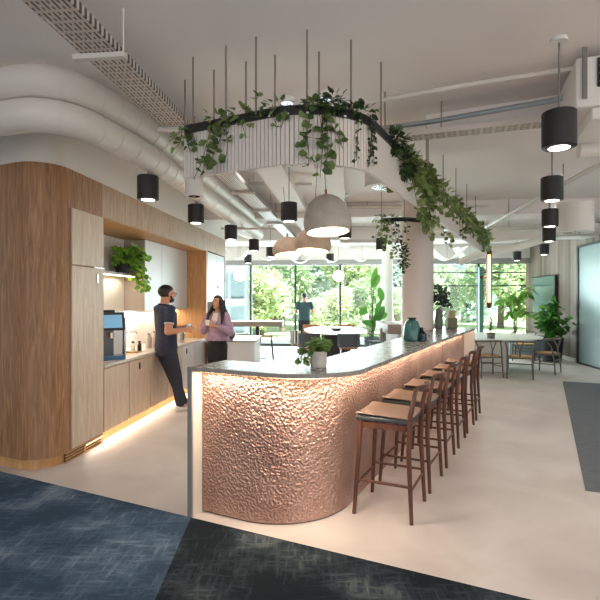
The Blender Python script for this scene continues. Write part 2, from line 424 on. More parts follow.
tag(MB().bar(p-WN*.35+Vector((0,0,0)), p-WN*.35+Vector((0,0,2.62)), .13, .13).build('glazing_post', TEALF, loc=tuple(p)), 'tall teal green post by the window behind the brass tube lamp', 'post')
pl, pr = QX(60), QX(560)
bw = MB(); bw.band([pl-WN*.25, pr-WN*.25], [pl+WN*.15, pr+WN*.15], HEAD, CZ)
struct(bw.build('trim_1', WHITE, loc=tuple(pl)))
struct(MB().band([pl-WN*.29, pr-WN*.29], [pl-WN*.252, pr-WN*.252], HEAD-.05, HEAD+.1).build('trim_2', mat('grey_trim', (150,148,146), .6), loc=tuple(pl)))
# walls
def RW(Y, d=0): return Vector((5.59+.11*Y, Y, 0)) + Vector((.994,-.109,0))*d
struct(MB().band([RW(12.24), RW(15.95)], [RW(12.24,.2), RW(15.95,.2)], 0, CZ).build('wall_right', PLANK))
struct(MB().band([RW(2.0), RW(12.24)], [RW(2.0,.2), RW(12.24,.2)], 2.93, CZ).build('wall_right_upper', PLANK))
struct(MB().band([RW(12.3,-.02), RW(15.6,-.02)], [RW(12.3), RW(15.6)], 0, .1).build('baseboard_right', WHITE))
# glass meeting room
gl = struct(MB().bar(RW(12.2)+Vector((0,0,0)), RW(12.2)+Vector((0,0,2.93)), .07, .06).bar(RW(6)+Vector((0,0,2.9)), RW(12.2)+Vector((0,0,2.9)), .07, .06).bar(RW(6)+Vector((0,0,.02)), RW(12.2)+Vector((0,0,.02)), .07, .04).build('window_20', BLACK, loc=tuple(RW(12.2))))
MB().bar(RW(6.05)+Vector((0,0,1.46)), RW(12.17)+Vector((0,0,1.46)), .014, 2.84).build('window_pane', FROST, gl, world=True, smooth=0)
struct(MB().band([RW(4,3.4), RW(12.5,3.4)], [RW(4,3.5), RW(12.5,3.5)], 0, CZ).build('wall_meeting_room', mat('teal_wall', (150,196,198), .8)))
MB().band([RW(12.45,.2), RW(12.45,3.4)], [RW(12.55,.2), RW(12.55,3.4)], 0, CZ).build('wall_meeting_room_end', WHITE); struct(bpy.data.objects['wall_meeting_room_end'])
sb = MB()
sb.bar(RW(8.5,1.6)+Vector((0,0,.42)), RW(12,1.6)+Vector((0,0,.42)), .7, .16); sb.bar(RW(8.5,1.95)+Vector((0,0,.65)), RW(12,1.95)+Vector((0,0,.65)), .15, .5)
sb.bar(RW(8.6,1.6)+Vector((0,0,.17)), RW(11.9,1.6)+Vector((0,0,.17)), .5, .34)
tag(sb.build('sofa', mat('blue_upholstery', (60,120,150), .8), loc=tuple(RW(10,1.6)), bevel=.04), 'long blue sofa blurred behind the frosted glass wall', 'sofa')
area('meeting_room_lamp', tuple(RW(9.5,1.8)+Vector((0,0,3.3))), 3, 1.5, 34, (.9,.98,1))
area('meeting_room_lamp', tuple(RW(9.5,.9)+Vector((0,0,3.3))), 3, .8, 14, (.9,.98,1))
# TV
t = thing('wall_screen', 'flat screen mounted on the grey plank wall above the plants', 'screen', tuple(RW(14.25)))
MB().band([RW(13.4,-.09), RW(15.1,-.09)], [RW(13.4,-.03), RW(15.1,-.03)], 1.18, 2.27).build('frame', BLACK, t, world=True, bevel=.01)
MB().band([RW(13.44,-.094), RW(15.06,-.094)], [RW(13.44,-.091), RW(15.06,-.091)], 1.22, 2.23).build('display', SCREEN, t, world=True)
# left/outer walls
struct(MB().band([(-8.9,-5),(-8.9,5)], [(-9,-5),(-9,5)], 0, CZ).build('wall_left', WHITE))
# columns
tag(MB().cyl((1.97,8.22,0), .262, 0, CZ, 48).build('column', mat('column_paint', (214,202,194), .55), loc=(1.97,8.22,0)), 'thick round white column just behind the bar counter', 'column')
tag(MB().cyl((2.68,15.0,0), .165, 0, CZ, 32).build('column', WHITE, loc=(2.68,15.0,0)), 'slim round white column by the windows, left of the thick one', 'column')

# ================================================================ KITCHEN RUN
TOPW = 2.88
def fil(p0, p1, p2, r, n=10):             # rounded plan corner
    p0, p1, p2 = Vector(p0[:2]), Vector(p1[:2]), Vector(p2[:2])
    a = (p0-p1).normalized(); b_ = (p2-p1).normalized(); th = math.acos(a.dot(b_)); d = r/math.tan(th/2)
    c = p1+(a+b_).normalized()*(r/math.sin(th/2)); s, e = p1+a*d, p1+b_*d
    a0 = math.atan2(s.y-c.y, s.x-c.x); a1 = math.atan2(e.y-c.y, e.x-c.x)
    while a1-a0 > PI: a1 -= 2*PI
    while a0-a1 > PI: a1 += 2*PI
    return [(c.x+r*math.cos(a0+(a1-a0)*i/n), c.y+r*math.sin(a0+(a1-a0)*i/n)) for i in range(n+1)]
L0 = (-6.0, 4.678+.462*3.136); K = (-2.308, 4.421); 
def shell(ins, Y1, r=.27):
    k = Vector((K[0], K[1], 0)) + CN*ins + CD*ins*1.1
    l = Vector((L0[0], L0[1], 0)) + CD*ins*1.1
    e = C(Y1, ins)
    return [tuple(l[:2])] + fil(l, k, e, r) + [tuple(e[:2])]
oaks = thing('oak_surround', 'curved oak clad block and frame around the kitchen niche on the left', 'wall cladding', (K[0],K[1],0))
s_ = shell(0, 5.44); back = C(5.44, .8)
MB().prism(s_+[tuple(back[:2]), (-6.0, 7.6)], .1, TOPW).build('curved_panel', OAK, oaks, world=True)
s_ = shell(.035, 5.44, .25)
MB().prism(s_+[tuple(C(5.44,.8)[:2]), (-6.0, 7.6)], 0, .1).build('plinth', OAKW, oaks, world=True)
MB().band([C(5.44), C(10.62)], [C(5.44,.8), C(10.62,.8)], 2.52, TOPW).build('fascia', OAKLIT, oaks, world=True)
MB().band([C(5.46,.01), C(9.26,.01)], [C(5.46,.72), C(9.26,.72)], 2.505, 2.519).build('niche_ceiling', OAKW, oaks, world=True)
MB().band([C(9.27), C(9.36)], [C(9.27,.75), C(9.36,.75)], 0, 2.52).build('end_panel', OAKW, oaks, world=True)
MB().band([C(5.43,-.004), C(5.462,-.004)], [C(5.43,.7), C(5.462,.7)], .1, 2.52).build('side_panel', OAKW, oaks, world=True)
s_ = shell(.03, 10.6)
struct(MB().prism(s_+[tuple(C(10.6,.9)[:2]), (-6.0, 8.2)], TOPW+.001, CZ).build('wall_left_bulkhead', WHITE))
struct(MB().band([C(5.3,.74), C(10.62,.74)], [C(5.3,.84), C(10.62,.84)], 0, 2.52).build('wall_left_niche', GREYP))
struct(MB().band([C(10.62,.0), C(10.62,.84)], [C(10.68,.0), C(10.68,.84)], 0, TOPW).build('wall_left_end', WHITE))
vg = MB()
g = thing('floor_vent', 'slotted wooden vent grille low in the plinth of the oak block', 'vent', tuple(C(5.0,0)))
MB().band([C(4.78,.015), C(5.44,.015)], [C(4.78,.034), C(5.44,.034)], .005, .095).build('backing', DARK, g, world=True)
for k in range(4):
    z = .004+.028*k
    MB().band([C(4.76,.0), C(5.46,.0)], [C(4.76,.014), C(5.46,.014)], z, z+.011).build('slat', OAKW, g, world=True)
MB().band([C(5.08,-.002), C(5.11,-.002)], [C(5.08,.012), C(5.11,.012)], .003, .1).build('bar', OAKW, g, world=True)
# tall cupboard in the oak block
tc_ = thing('tall_cupboard', 'tall pale oak cupboard with upper and lower door beside the niche', 'cupboard', tuple(C(5.1,0)))
for nm, z0, z1 in (('upper_door', 1.945, 2.5), ('door', .12, 1.93)):
    td_ = MB().band([C(4.83,-.018), C(5.425,-.018)], [C(4.83,-.001), C(5.425,-.001)], z0, z1).build(nm, OAKD, tc_, world=True, bevel=.002)
MB().bar(C(5.2,-.03,1.935), C(5.42,-.03,1.935), .02, .012).build('edge_pull', STEEL, tc_, world=True)
MB().band([C(5.29,-.026), C(5.32,-.026)], [C(5.29,-.0185), C(5.32,-.0185)], 1.78, 1.87).build('lock', STEEL, td_, world=True)
# base cupboards
Ys = [5.47, 6.09, 6.72, 7.35, 7.98, 8.61, 9.26]
lab = ['pale oak base cupboard directly beside the tall cupboard, below the coffee machine', 'pale oak base cupboard with dark oval cut-out, below the sink', 'oak base cupboard whose door the standing man half covers', 'base cupboard right behind the legs of the man in navy', 'white base cupboard with black recessed pull, right of the man', 'white base cupboard at the far end of the worktop']
for i in range(6):
    y0, y1 = Ys[i], Ys[i+1]
    c = thing('base_cupboard', lab[i], 'cupboard', tuple(C((y0+y1)/2,.3)), group='base cupboards under the worktop')
    md = (OAKD, OAKD, OAKD, OAKD, WHITEW, WHITEW)[i]
    MB().band([C(y0+.002,.02), C(y1-.002,.02)], [C(y0+.002,.7), C(y1-.002,.7)], .1, .829).build('body', OAKW if i < 4 else WHITEW, c, world=True)
    dr_ = MB().band([C(y0+.014,.0), C(y1-.008,.0)], [C(y0+.014,.019), C(y1-.008,.019)], .105, .815).build('door', md, c, world=True, bevel=.002)
    if i in (1, 4): MB().ell(C(y0+(.30 if i == 1 else .2), -.001, .73), (.012,.02,.05)).build('finger_pull', BLACK, dr_, world=True)
pl_ = thing('plinth', 'warm lit oak plinth strip under the base cupboards', 'plinth', tuple(C(7,.05)))
MB().band([C(5.47,.05), C(9.26,.05)], [C(5.47,.07), C(9.26,.07)], 0, .1).build('board', OAKW, pl_, world=True)
MB().band([C(5.0,.036), C(9.26,.036)], [C(5.0,.046), C(9.26,.046)], .088, .097).build('led_strip', LED, pl_, world=True)
# worktop with sink hole
wt = MB(); z0, z1 = .83, .862
for (ya, yb, ta, tb) in ((5.47,9.26,-.012,.16), (5.47,9.26,.5,.70), (5.47,6.25,.16,.5), (6.95,9.26,.16,.5)):
    wt.band([C(ya,ta), C(yb,ta)], [C(ya,tb), C(yb,tb)], z0, z1)
tag(wt.build('worktop', QUARTZ, loc=tuple(C(7.3,.3))), 'long pale stone worktop running along the kitchen niche', 'worktop')
sk = thing('sink', 'inset kitchen sink between coffee machine and the man in navy', 'sink', tuple(C(6.6,.33)))
sm_ = MB()
for (ya, yb, ta, tb) in ((6.255,6.945,.165,.18), (6.255,6.945,.48,.495), (6.255,6.27,.18,.48), (6.93,6.945,.18,.48)): sm_.band([C(ya,ta), C(yb,ta)], [C(ya,tb), C(yb,tb)], .68, .855)
sm_.band([C(6.255,.165), C(6.945,.165)], [C(6.255,.495), C(6.945,.495)], .665, .68)
sm_.build('bowl', mat('sink_stone', (150,128,104), .4), sk, world=True)
MB().cyl(C(6.6,.33), .03, .681, .684).build('drain', STEEL, sk, world=True)
tp = thing('tap', 'slim chrome tap with long horizontal spout over the sink', 'tap', tuple(C(6.75,.6,.862)))
b0 = C(6.75,.6,.862); b1 = C(6.75,.6,1.15); 
MB().tube([b0, b1], .018, 12).build('column', CHROME, tp, world=True)
MB().tube([b1-Vector((0,0,.01)), b1+Vector((.36,.02,-.005)), b1+Vector((.37,.02,-.04))], .012, 10).build('spout', CHROME, tp, world=True)
MB().tube([b1+Vector((0,0,-.05)), b1+Vector((-.02,.07,-.02))], .008, 8).build('lever', CHROME, tp, world=True)
struct(MB().band([C(5.47,.71), C(9.26,.71)], [C(5.47,.739), C(9.26,.739)], .862, 1.42).build('trim_3', TILE))
area('niche_led', tuple(C(7.6,.6,1.40)), .03, 3.4, 20, WARM, (0, 0, -.11))
area('shelf_led', tuple(C(6.5,.6,1.90)), .03, 1.4, 4.5, WARM, (0, 0, -.11))
# back boards and shelf on left of niche
MB().band([C(5.47,.70), C(7.38,.70)], [C(5.47,.738), C(7.38,.738)], 1.42, 2.50).build('wall_panel', WHITE); tag(bpy.data.objects['wall_panel'], 'off-white back board above the splashback on the left of the niche', 'panel')
sh = MB().band([C(5.48,.42), C(7.37,.42)], [C(5.48,.695), C(7.37,.695)], 1.93, 1.965).build('wall_shelf', STONE); tag(sh, 'pale stone shelf in the niche carrying the trailing plant', 'shelf')
MB().band([C(5.5,.44), C(7.36,.44)], [C(5.5,.455), C(7.36,.455)], 1.918, 1.929).build('led_strip', LED, sh)
uc = [(7.39,8.04,'narrow white wall cupboard right of the trailing plant'), (8.045,9.26,'wide white wall cupboard next to the orange oak end panel')]
for y0, y1, l in uc:
    c = thing('wall_cupboard', l, 'cupboard', tuple(C((y0+y1)/2,.5,1.42)), group='white wall cupboards in the niche')
    MB().band([C(y0+.001,.39), C(y1-.001,.39)], [C(y0+.001,.73), C(y1-.001,.73)], 1.425, 2.50).build('body', GREYP, c, world=True)
    MB().band([C(y0+.003,.37), C(y1-.003,.37)], [C(y0+.003,.389), C(y1-.003,.389)], 1.42, 2.50).build('door', WHITEW, c, world=True, bevel=.002)
# far unit past the oak end panel
for y0, y1, l in ((9.38,9.98,'white tall wall cupboard just past the oak end panel'), (9.985,10.6,'farthest white wall cupboard, split in upper and lower door')):
    c = thing('wall_cupboard', l, 'cupboard', tuple(C((y0+y1)/2,.3,1.55)), group='white cupboards past the niche')
    MB().band([C(y0,.03), C(y1,.03)], [C(y0,.7), C(y1,.7)], 1.55, 2.50).build('body', WHITEW, c, world=True)
    if y0 < 9.9: MB().band([C(y0+.004,.01), C(y1-.004,.01)], [C(y0+.004,.03), C(y1-.004,.03)], 1.55, 2.50).build('door', WHITEW, c, world=True)
    else:
        MB().band([C(y0+.004,.01), C(y1-.004,.01)], [C(y0+.004,.03), C(y1-.004,.03)], 2.0, 2.50).build('upper_door', WHITEW, c, world=True)
        MB().band([C(y0+.004,.01), C(y1-.004,.01)], [C(y0+.004,.03), C(y1-.004,.03)], 1.55, 1.99).build('lower_door', WHITEW, c, world=True)
        MB().ell(C(y0+.1,.0,1.85), (.01,.015,.04)).build('handle', BLACK, c, world=True)
c = thing('counter_unit', 'white low unit with teal glass back past the oak end panel', 'cupboard', tuple(C(10,.3)))
MB().band([C(9.38,.02), C(10.6,.02)], [C(9.38,.7), C(10.6,.7)], .0, .86).build('body', WHITEW, c, world=True)
MB().band([C(9.38,.68), C(10.6,.68)], [C(9.38,.7), C(10.6,.7)], .861, 1.549).build('glass_back', mat('teal_mirror', (110,150,150), .1, .6), c, world=True)

# coffee machine  (px x 104-122, y 311-366)
q = C(6.05,.24,.862)
cm = thing('coffee_machine', 'tall black and chrome coffee machine with blue touch screen', 'coffee machine', tuple(q), .62)
def lb(c, d, nm, m, bev=.004, M=None):
    return MB().box(c, d, M).build(nm, m, cm, bevel=bev)
lb((0,.08,.26), (.30,.30,.52), 'body', mat('machine_grey', (96,104,112), .3, .3))
lb((0,-.10,.025), (.29,.2,.05), 'drip_tray', mat('blue_tray', (60,110,150), .3))
lb((0,-.075,.46), (.30,.12,.21), 'screen_housing', BLACK, M=Matrix.Rotation(-.2,3,'X'))
lb((0,-.142,.465), (.235,.008,.16), 'touch_screen', PANELBLUE, 0, M=Matrix.Rotation(-.2,3,'X'))
lb((-.158,-.03,.26), (.016,.24,.5), 'side_trim', CHROME, .002); lb((.158,-.03,.26), (.016,.24,.5), 'side_trim', CHROME, .002)
lb((.085,-.075,.2), (.11,.02,.3), 'front_plate', CHROME, .002)
MB().cyl((0,-.12,0), .03, .26, .33, 16).build('spout', CHROME, cm)
MB().lathe([(.07,.52),(.09,.56),(.09,.6),(.0,.6)], (0,.08,0), 20).build('bean_lid', DARK, cm)
# items on the worktop
def jar(name, label, cat, x, y, Y, r, h, m, capm=None, sx=1):
    c = P(x, y, Y); o = thing(name, label, cat, (c.x, c.y, .862))
    MB().lathe([(r*.9,0),(r,.01),(r,h*.75),(r*.6,h*.9),(r*.6,h)], (0,0,0), 20).build('body', m, o)
    MB().cyl((0,0,0), r*.62, h, h+.03, 16).build('cap', capm or m, o)
jar('soap_bottle', 'small pale soap bottle beside the sink', 'bottle', 133, 348, 6.85, .03, .12, CREAM, BLACK)
jar('soap_bottle', 'small dark brown bottle beside the pale soap bottle', 'bottle', 139.5, 347, 6.98, .03, .11, mat('brown_bottle', (60,32,26), .2), BLACK)
jar('canister', 'grey canister just left of the man in navy', 'canister', 149, 345, 7.35, .045, .2, GREYP, STEEL)
jar('canister', 'tan canister behind the back of the man in navy', 'canister', 154.5, 344, 7.5, .045, .22, OAKD, STEEL)
jar('kettle_flask', 'steel flask standing right of the man in navy', 'flask', 181, 340, 8.3, .065, .24, STEEL, BLACK)
sk_ = thing('wall_socket', 'double wall socket on the splashback right of the tap', 'socket', tuple(C(7.15,.70,1.16)))
MB().band([C(7.07,.70), C(7.23,.70)], [C(7.07,.709), C(7.23,.709)], 1.115, 1.21).build('plate', STEEL, sk_, world=True)
for dy in (-.035, .035): MB().band([C(7.15+dy-.02,.695), C(7.15+dy+.02,.695)], [C(7.15+dy-.02,.70), C(7.15+dy+.02,.70)], 1.14, 1.185).build('outlet', BLACK, sk_, world=True)

# ================================================================ BAR
AE = 5.98
def outer(off=0, ae=AE, n=16):          # counter edge in bar coordinates
    r = .52; pts = [(.02+off, 0)]
    c = (.02+r, 1.18-r)
    for i in range(n+1):
        t = PI*1.0 + 0; th = PI - (PI/2)*i/n
        pts.append((c[0]+(r-off)*math.cos(th), c[1]+(r-off)*math.sin(th)))
    pts += [(3.2, 1.18-off), (ae, 1.25-off)]
    return pts
def inner(n=10):
    r = .3; pts = [(.47, 0)]
    c = (.47+r, .66-r)
    for i in range(n+1):
        th = PI - (PI/2)*i/n; pts.append((c[0]+r*math.cos(th), c[1]+r*math.sin(th)))
    pts.append((AE, .66)); return pts
bar = thing('bar', 'long curved bar with pale stone top and hammered copper front', 'bar', tuple(W(2,.8)))
poly = [W(a, b_) for a, b_ in outer()] + [W(a, b_) for a, b_ in inner()[::-1]]
MB().prism([(p.x,p.y) for p in poly], 1.068, 1.10).build('countertop', STONE, bar, world=True, bevel=.003)
MB().prism([tuple(W(*q)[:2]) for q in ((.02,-.003),(.47,-.003),(.47,.03),(.02,.03))], 0, 1.067).build('end_panel', mat('end_panel_cream', (206,196,182), .45), bar, world=True)
MB().prism([tuple(W(*q)[:2]) for q in ((.0,-.006),(.0,.034),(.018,.034),(.018,-.006))], 0, 1.10).build('edge_trim', mat('grey_edge', (128,128,124), .4), bar, world=True)
MB().prism([tuple(W(*q)[:2]) for q in ((AE-.03,.66),(AE-.03,1.235),(AE,1.24),(AE,.66))], 0, 1.067).build('end_panel', WHITE, bar, world=True)
def facep(off=0, n=20):
    r = .59; c = (.125+r, .98-r); pts = [(.125+off, .033)]
    for i in range(n+1):
        th = PI - (PI/2)*i/n; pts.append((c[0]+(r-off)*math.cos(th), c[1]+(r-off)*math.sin(th)))
    pts += [(4.47, .98-off)]; return pts
fo = [W(*q) for q in facep()]; fi = [W(*q) for q in facep(.03)]
MB().band(fo, fi, .009, 1.05).build('front_panel', COPPER, bar, world=True)
MB().band([W(4.475,.985), W(AE-.032,1.07)], [W(4.475,.95), W(AE-.032,1.03)], .009, 1.05).build('front_panel', COPPER, bar, world=True)
fo = [W(*q) for q in facep(.008)]; MB().band(fo, [W(*q) for q in facep(.03)], 0, .0085).build('plinth', DARK, bar, world=True)
ii = [W(a, b_) for a, b_ in inner()]
ii[0] = W(.45,.031)
bk = [W(a-.02 if k < 6 else a, b_+.0) for k, (a, b_) in enumerate(inner())]; bk[0] = W(.45,.031); bk[-1] = W(AE-.032,.66)
bo = [W(a-.06 if a < .7 else a, b_+.05) for a, b_ in inner()]; bo[0] = W(.40,.031); bo[-1] = W(AE-.032,.71)
MB().band(bk, bo, 0, 1.067).build('back_panel', WHITE, bar, world=True)
# led strip under the counter
lo = [W(*q) for q in outer(.055)]; lo = lo[:-1]+[W(AE-.05, 1.18)]; li = [W(*q) for q in outer(.065)]; li = li[:-1]+[W(AE-.05,1.17)]
lo[0] = W(.075,.04); li[0] = W(.085,.04)
MB().band(lo, li, 1.058, 1.0675).build('led_strip', LED, bar, world=True)
ang = math.atan2(U2.y, U2.x)
area('bar_led', tuple(W(.075,.36,1.05)), .6, .03, 7, WARM, (math.radians(-12), 0, ang))
for th, (a_, b_) in ((PI*.875, (.12,.86)), (PI*.625, (.34,1.08))):
    area('bar_led', tuple(W(a_,b_,1.05)), .03, .36, 4.5, WARM, (0, 0, math.atan2((U1*math.cos(th)+U2*math.sin(th)).y, (U1*math.cos(th)+U2*math.sin(th)).x)))
area('bar_led', tuple(W(3.15,1.10,1.05)), .03, 5.2, 20, WARM, (0, math.radians(42), math.atan2(U2.y,U2.x)), 110)
# kitchen plinth light
area('plinth_led', tuple(C(7.2,.0,.085)), .03, 4.2, 8, WARM, (0, math.radians(-20), -.11))

# ================================================================ BAR STOOLS
def make_stool():
    t = thing('bar_stool', '', 'stool')
    w, d = .225, .215            # half sizes at the feet; local +y is towards the bar
    st, sd = .19, .17
    hz = .70
    # seat
    sm = MB(); ns = 12; top = []; 
    n = 14
    vs = []; fs = []
    for j in range(n+1):
        for i in range(n+1):
            x = -.215+.43*i/n; y = -.2+.41*j/n
            z = .744+.012*(x/.215)**2-.006+.006*(y/.2)
            vs.append((x, y, z))
    for j in range(n):
        for i in range(n): k = j*(n+1)+i; fs.append((k, k+1, k+n+2, k+n+1))
    o = len(vs); vs += [(x, y, z-.008) for x, y, z in vs]
    fs += [tuple(q+o for q in f)[::-1] for f in fs]
    ed = [j*(n+1) for j in range(n+1)]
    for a_, c_ in [(k, k+1) for k in range(n)]: fs.append((a_, a_+o, c_+o, c_))
    for k in range(n): a_, c_ = n*(n+1)+k, n*(n+1)+k+1; fs.append((c_, c_+o, a_+o, a_))
    for k in range(n): a_, c_ = k*(n+1), (k+1)*(n+1); fs.append((c_, c_+o, a_+o, a_)); fs.append((a_+n, a_+n+o, c_+n+o, c_+n))
    sm.add(vs, fs).build('seat', SEATTOP, t, bevel=.004)
    MB().box((0,.005,.7135),(.425,.405,.036)).build('seat_base', SEATSIDE, t, bevel=.012)
    legs = [((-w,d),(-st,sd)), ((w,d),(st,sd))]
    for (f, s) in legs: MB().tube([(f[0],f[1],0), (s[0],s[1],.70)], [.0145,.019], 10).build('leg', WALNUT, t)
    for sx in (-1, 1):           # rear legs carry on up to the back rail
        MB().tube([(sx*w,-d,0), (sx*.205,-.19,.5), (sx*.2,-.2,.76), (sx*.195,-.235,.93), (sx*.185,-.235,.957)], [.0145,.019,.019,.015,.013], 10).build('leg', WALNUT, t)
    ap = MB()
    for sy in (-1, 1): ap.bar((-st,sy*sd,.665), (st,sy*sd,.665), .02, .045)
    for sx in (-1, 1): ap.bar((sx*st,-sd,.665), (sx*st,sd,.665), .02, .045)
    ap.build('apron', WALNUT, t)
    pts = [(-.185+.37*k/10, -.235-.045*math.sin(PI*k/10), .957) for k in range(11)]
    MB().tube(pts, [.013]+[.02]*9+[.013], 10, sx=.7).build('back_rail', WALNUT, t)
    def foot(x0, y0, x1, y1, z): return MB().tube([(x0,y0,z),(x1,y1,z)], .0105, 8)
    k = .22/.7; fx = w-(w-st)*k; fy = d-(d-sd)*k
    foot(-fx,fy,fx,fy,.22).build('stretcher', WALNUT, t)
    foot(-fx,-fy,fx,-fy,.22).build('stretcher', WALNUT, t)
    fx = w-(w-st)*.34; fy = d-(d-sd)*.34
    foot(-fx,-fy,-fx,fy,.255).build('stretcher', WALNUT, t); foot(fx,-fy,fx,fy,.255).build('stretcher', WALNUT, t)
    return t
st0 = make_stool()
angS = math.atan2((-U2).y, (-U2).x)-PI/2        # local +y looks at the bar
labs = ['nearest walnut bar stool with tan seat at the copper bar, seen whole', 'second walnut bar stool from the front, just behind the nearest one', 'third walnut bar stool from the front along the bar', 'fourth walnut bar stool from the front along the bar', 'fifth walnut bar stool, the last but one towards the windows', 'farthest walnut bar stool, at the window end of the bar']
for i, (a_, jit) in enumerate(zip((.84,1.475,2.15,2.84,3.5,4.19), (.02,-.02,.01,0,-.03,.02))):
    o = st0 if i == 0 else dup(st0)
    p = W(a_, 1.275+.004*i); o.location = p; o.rotation_euler = (0,0,angS+jit)
    tag(o, labs[i], 'stool', 'walnut bar stools along the bar')

# ================================================================ HANGING PLANTER
ZR = 2.84
pln = thing('hanging_planter', 'curved hanging planter frame with dark rail and white slat curtain above the bar', 'planter', tuple(W(0,0,ZR)))
def rail(off, a1=8.0, n=20):
    r = .56-off; c = (-.02+.56, 1.26-.56); pts = [(-.02+off, -.02)]
    for k in range(1, 6): pts.append((-.02+off, -.02+.72*k/6))
    for i in range(n+1):
        th = PI-(PI/2)*i/n; pts.append((c[0]+r*math.cos(th), c[1]+r*math.sin(th)))
    for k in range(1, 21): pts.append((.54+(a1-.54)*k/20, 1.26-off))
    return pts
MB().band([W(*q) for q in rail(0)], [W(*q) for q in rail(.02)], ZR-.03, ZR+.03).build('outer_rail', BLACK, pln, world=True)
MB().band([W(*q) for q in rail(.022)], [W(*q) for q in rail(.13)], ZR-.03, ZR-.015).build('trough', WHITE, pln, world=True)
MB().band([W(*q) for q in rail(.32)], [W(*q) for q in rail(.335)], ZR-.03, ZR+.0).build('inner_rail', mat('rail_blue', (120,126,140), .4), pln, world=True)
cb = MB()
RP = rail(0); RI = rail(.32)
for k in range(0, len(RP), 3): cb.bar(W(*RP[k], ZR-.022), W(*RI[k], ZR-.022), .02, .012)
cb.build('cross_bars', WHITE, pln, world=True)
def along(pts, step):
    pts = [Vector((p[0],p[1],0)) for p in pts]; out = []; carry = 0
    for p, q in zip(pts, pts[1:]):
        L = (q-p).length; d = (q-p).normalized(); s = carry
        while s < L: out.append((p+d*s, d)); s += step
        carry = s-L
    return out
sl = MB()
for c, d in along([(a_, b_) for a_, b_ in rail(.03)], .03):
    n = Vector((d.y, -d.x, 0))                       # bar coords are left-handed to the world, symmetric box anyway
    pw = W(c.x, c.y, ZR-.19); dw = (U1*d.x+U2*d.y).normalized(); nw = Vector((-dw.y, dw.x, 0))
    M = Matrix((dw, nw, Vector((0,0,1)))).transposed()
    sl.box(pw, (.025, .03, .32), M)
SLAT = mat('slat_white', (222,214,206), .6)
o = sl.build('slat_curtain', SLAT, pln, world=True, smooth=0); o['kind'] = 'stuff'
RT = [(193,57),(226,46),(256,37),(307,30),(351,40),(381,62),(428,115),(185,80),(214,70),(246,62),(275,55),(319,52),(385,92)]
for x, y in RT:
    Yc = F*(CZ-HC)/(299-y); p = P(x, y, Yc)
    rods = MB().tube([(p.x,p.y,ZR-.0),(p.x,p.y,CZ)], .0075, 6); rods.build('hanging_rod', RODM, pln, world=True)
for a_ in (2.2, 3.1, 4.0, 5.0, 6.0, 7.0, 7.8):
    for off in (.01, .33):
        p = W(a_, 1.26-off); MB().tube([(p.x,p.y,ZR),(p.x,p.y,CZ)], .006, 6).build('hanging_rod', RODM, pln, world=True)
# second planter beyond the thick column
pb = thing('hanging_planter', 'short dark hanging planter rail behind the thick column', 'planter', (1.3,7.62,ZR))
pp = [Vector((1.28,7.55,0)), Vector((1.5,7.58,0)), Vector((1.75,7.72,0)), Vector((2.05,7.8,0)), Vector((2.42,8.3,0)), Vector((2.6,8.9,0))]
pp = [Vector((1.28,7.7,0)), Vector((1.62,7.62,0)), Vector((2.25,7.9,0)), Vector((2.5,8.3,0)), Vector((2.62,8.8,0))]
MB().tube([(p.x,p.y,ZR) for p in pp], .035, 6).build('rail', BLACK, pb, world=True)
for p in (pp[0], pp[1], pp[3]): MB().tube([(p.x,p.y,ZR),(p.x,p.y,CZ)], .006, 6).build('hanging_rod', RODM, pb, world=True)

# ---------------------------------------------------------------- vines on the planters
def vine(label, strands, lm, leafL=.06, group='trailing plants on the planter', bush=None, step=.045, name='trailing_plant', wob=.04, zt=None):
    sts, lf = [], MB(); base = None
    for (p, L, sway) in strands:
        p = Vector(p); base = base or p.copy()
        n = max(4, int(L/.05)); pts = [p+Vector((0,0,.02))]
        dx, dy = rnd.uniform(-1,1), rnd.uniform(-1,1)
        for k in range(1, n+1):
            t = k/n; pts.append(p+Vector((sway[0]*t+wob*math.sin(4*t+dx*3)*.5, sway[1]*t+wob*math.cos(3*t+dy*3)*.5, -L*t+.02)))
        sts.append(MB().tube(pts, .0022, 5))
        s = 0
        for a_, b_ in zip(pts, pts[1:]):
            LL = (b_-a_).length; m = max(1, int(LL/step+rnd.random()))
            for q in range(m):
                c = a_.lerp(b_, rnd.random()); th = rnd.uniform(0, 2*PI)
                d = Vector((math.cos(th), math.sin(th), rnd.uniform(-.9,.2))); l = leafL*rnd.uniform(.7,1.25)
                lf.leaf(c+d*.006, d, Vector((rnd.uniform(-.5,.5),-.9+rnd.uniform(-.4,.4),.5)), l, l*1.0)
    if bush:
        for (p, R, n) in bush:
            for k in range(n):
                v = Vector((rnd.gauss(0,1), rnd.gauss(0,1), rnd.gauss(0,1))).normalized()*rnd.uniform(.35,1)
                c = Vector(p)+Vector((v.x*R[0], v.y*R[1], v.z*R[2])); d = v+Vector((0,0,rnd.uniform(-.4,.3))); l = leafL*rnd.uniform(.8,1.3)
                lf.leaf(c, d, Vector((rnd.uniform(-.5,.5),-.4,1)), l, l*.8)
            base = base or Vector(p)
    t = thing(name, label, 'plant', tuple(base), group=group)
    for st in sts: st.build('stem', STEM, t, world=True)
    o = lf.build('leaves', lm, t, world=True, smooth=0); return t
RPd = along(rail(0), .05)
def RS(s, off=.03, dz=.03):
    c, d = RPd[min(len(RPd)-1, int(s/.05))]; nn = Vector((d.y, -d.x, 0))
    return W(c.x, c.y, ZR+dz)
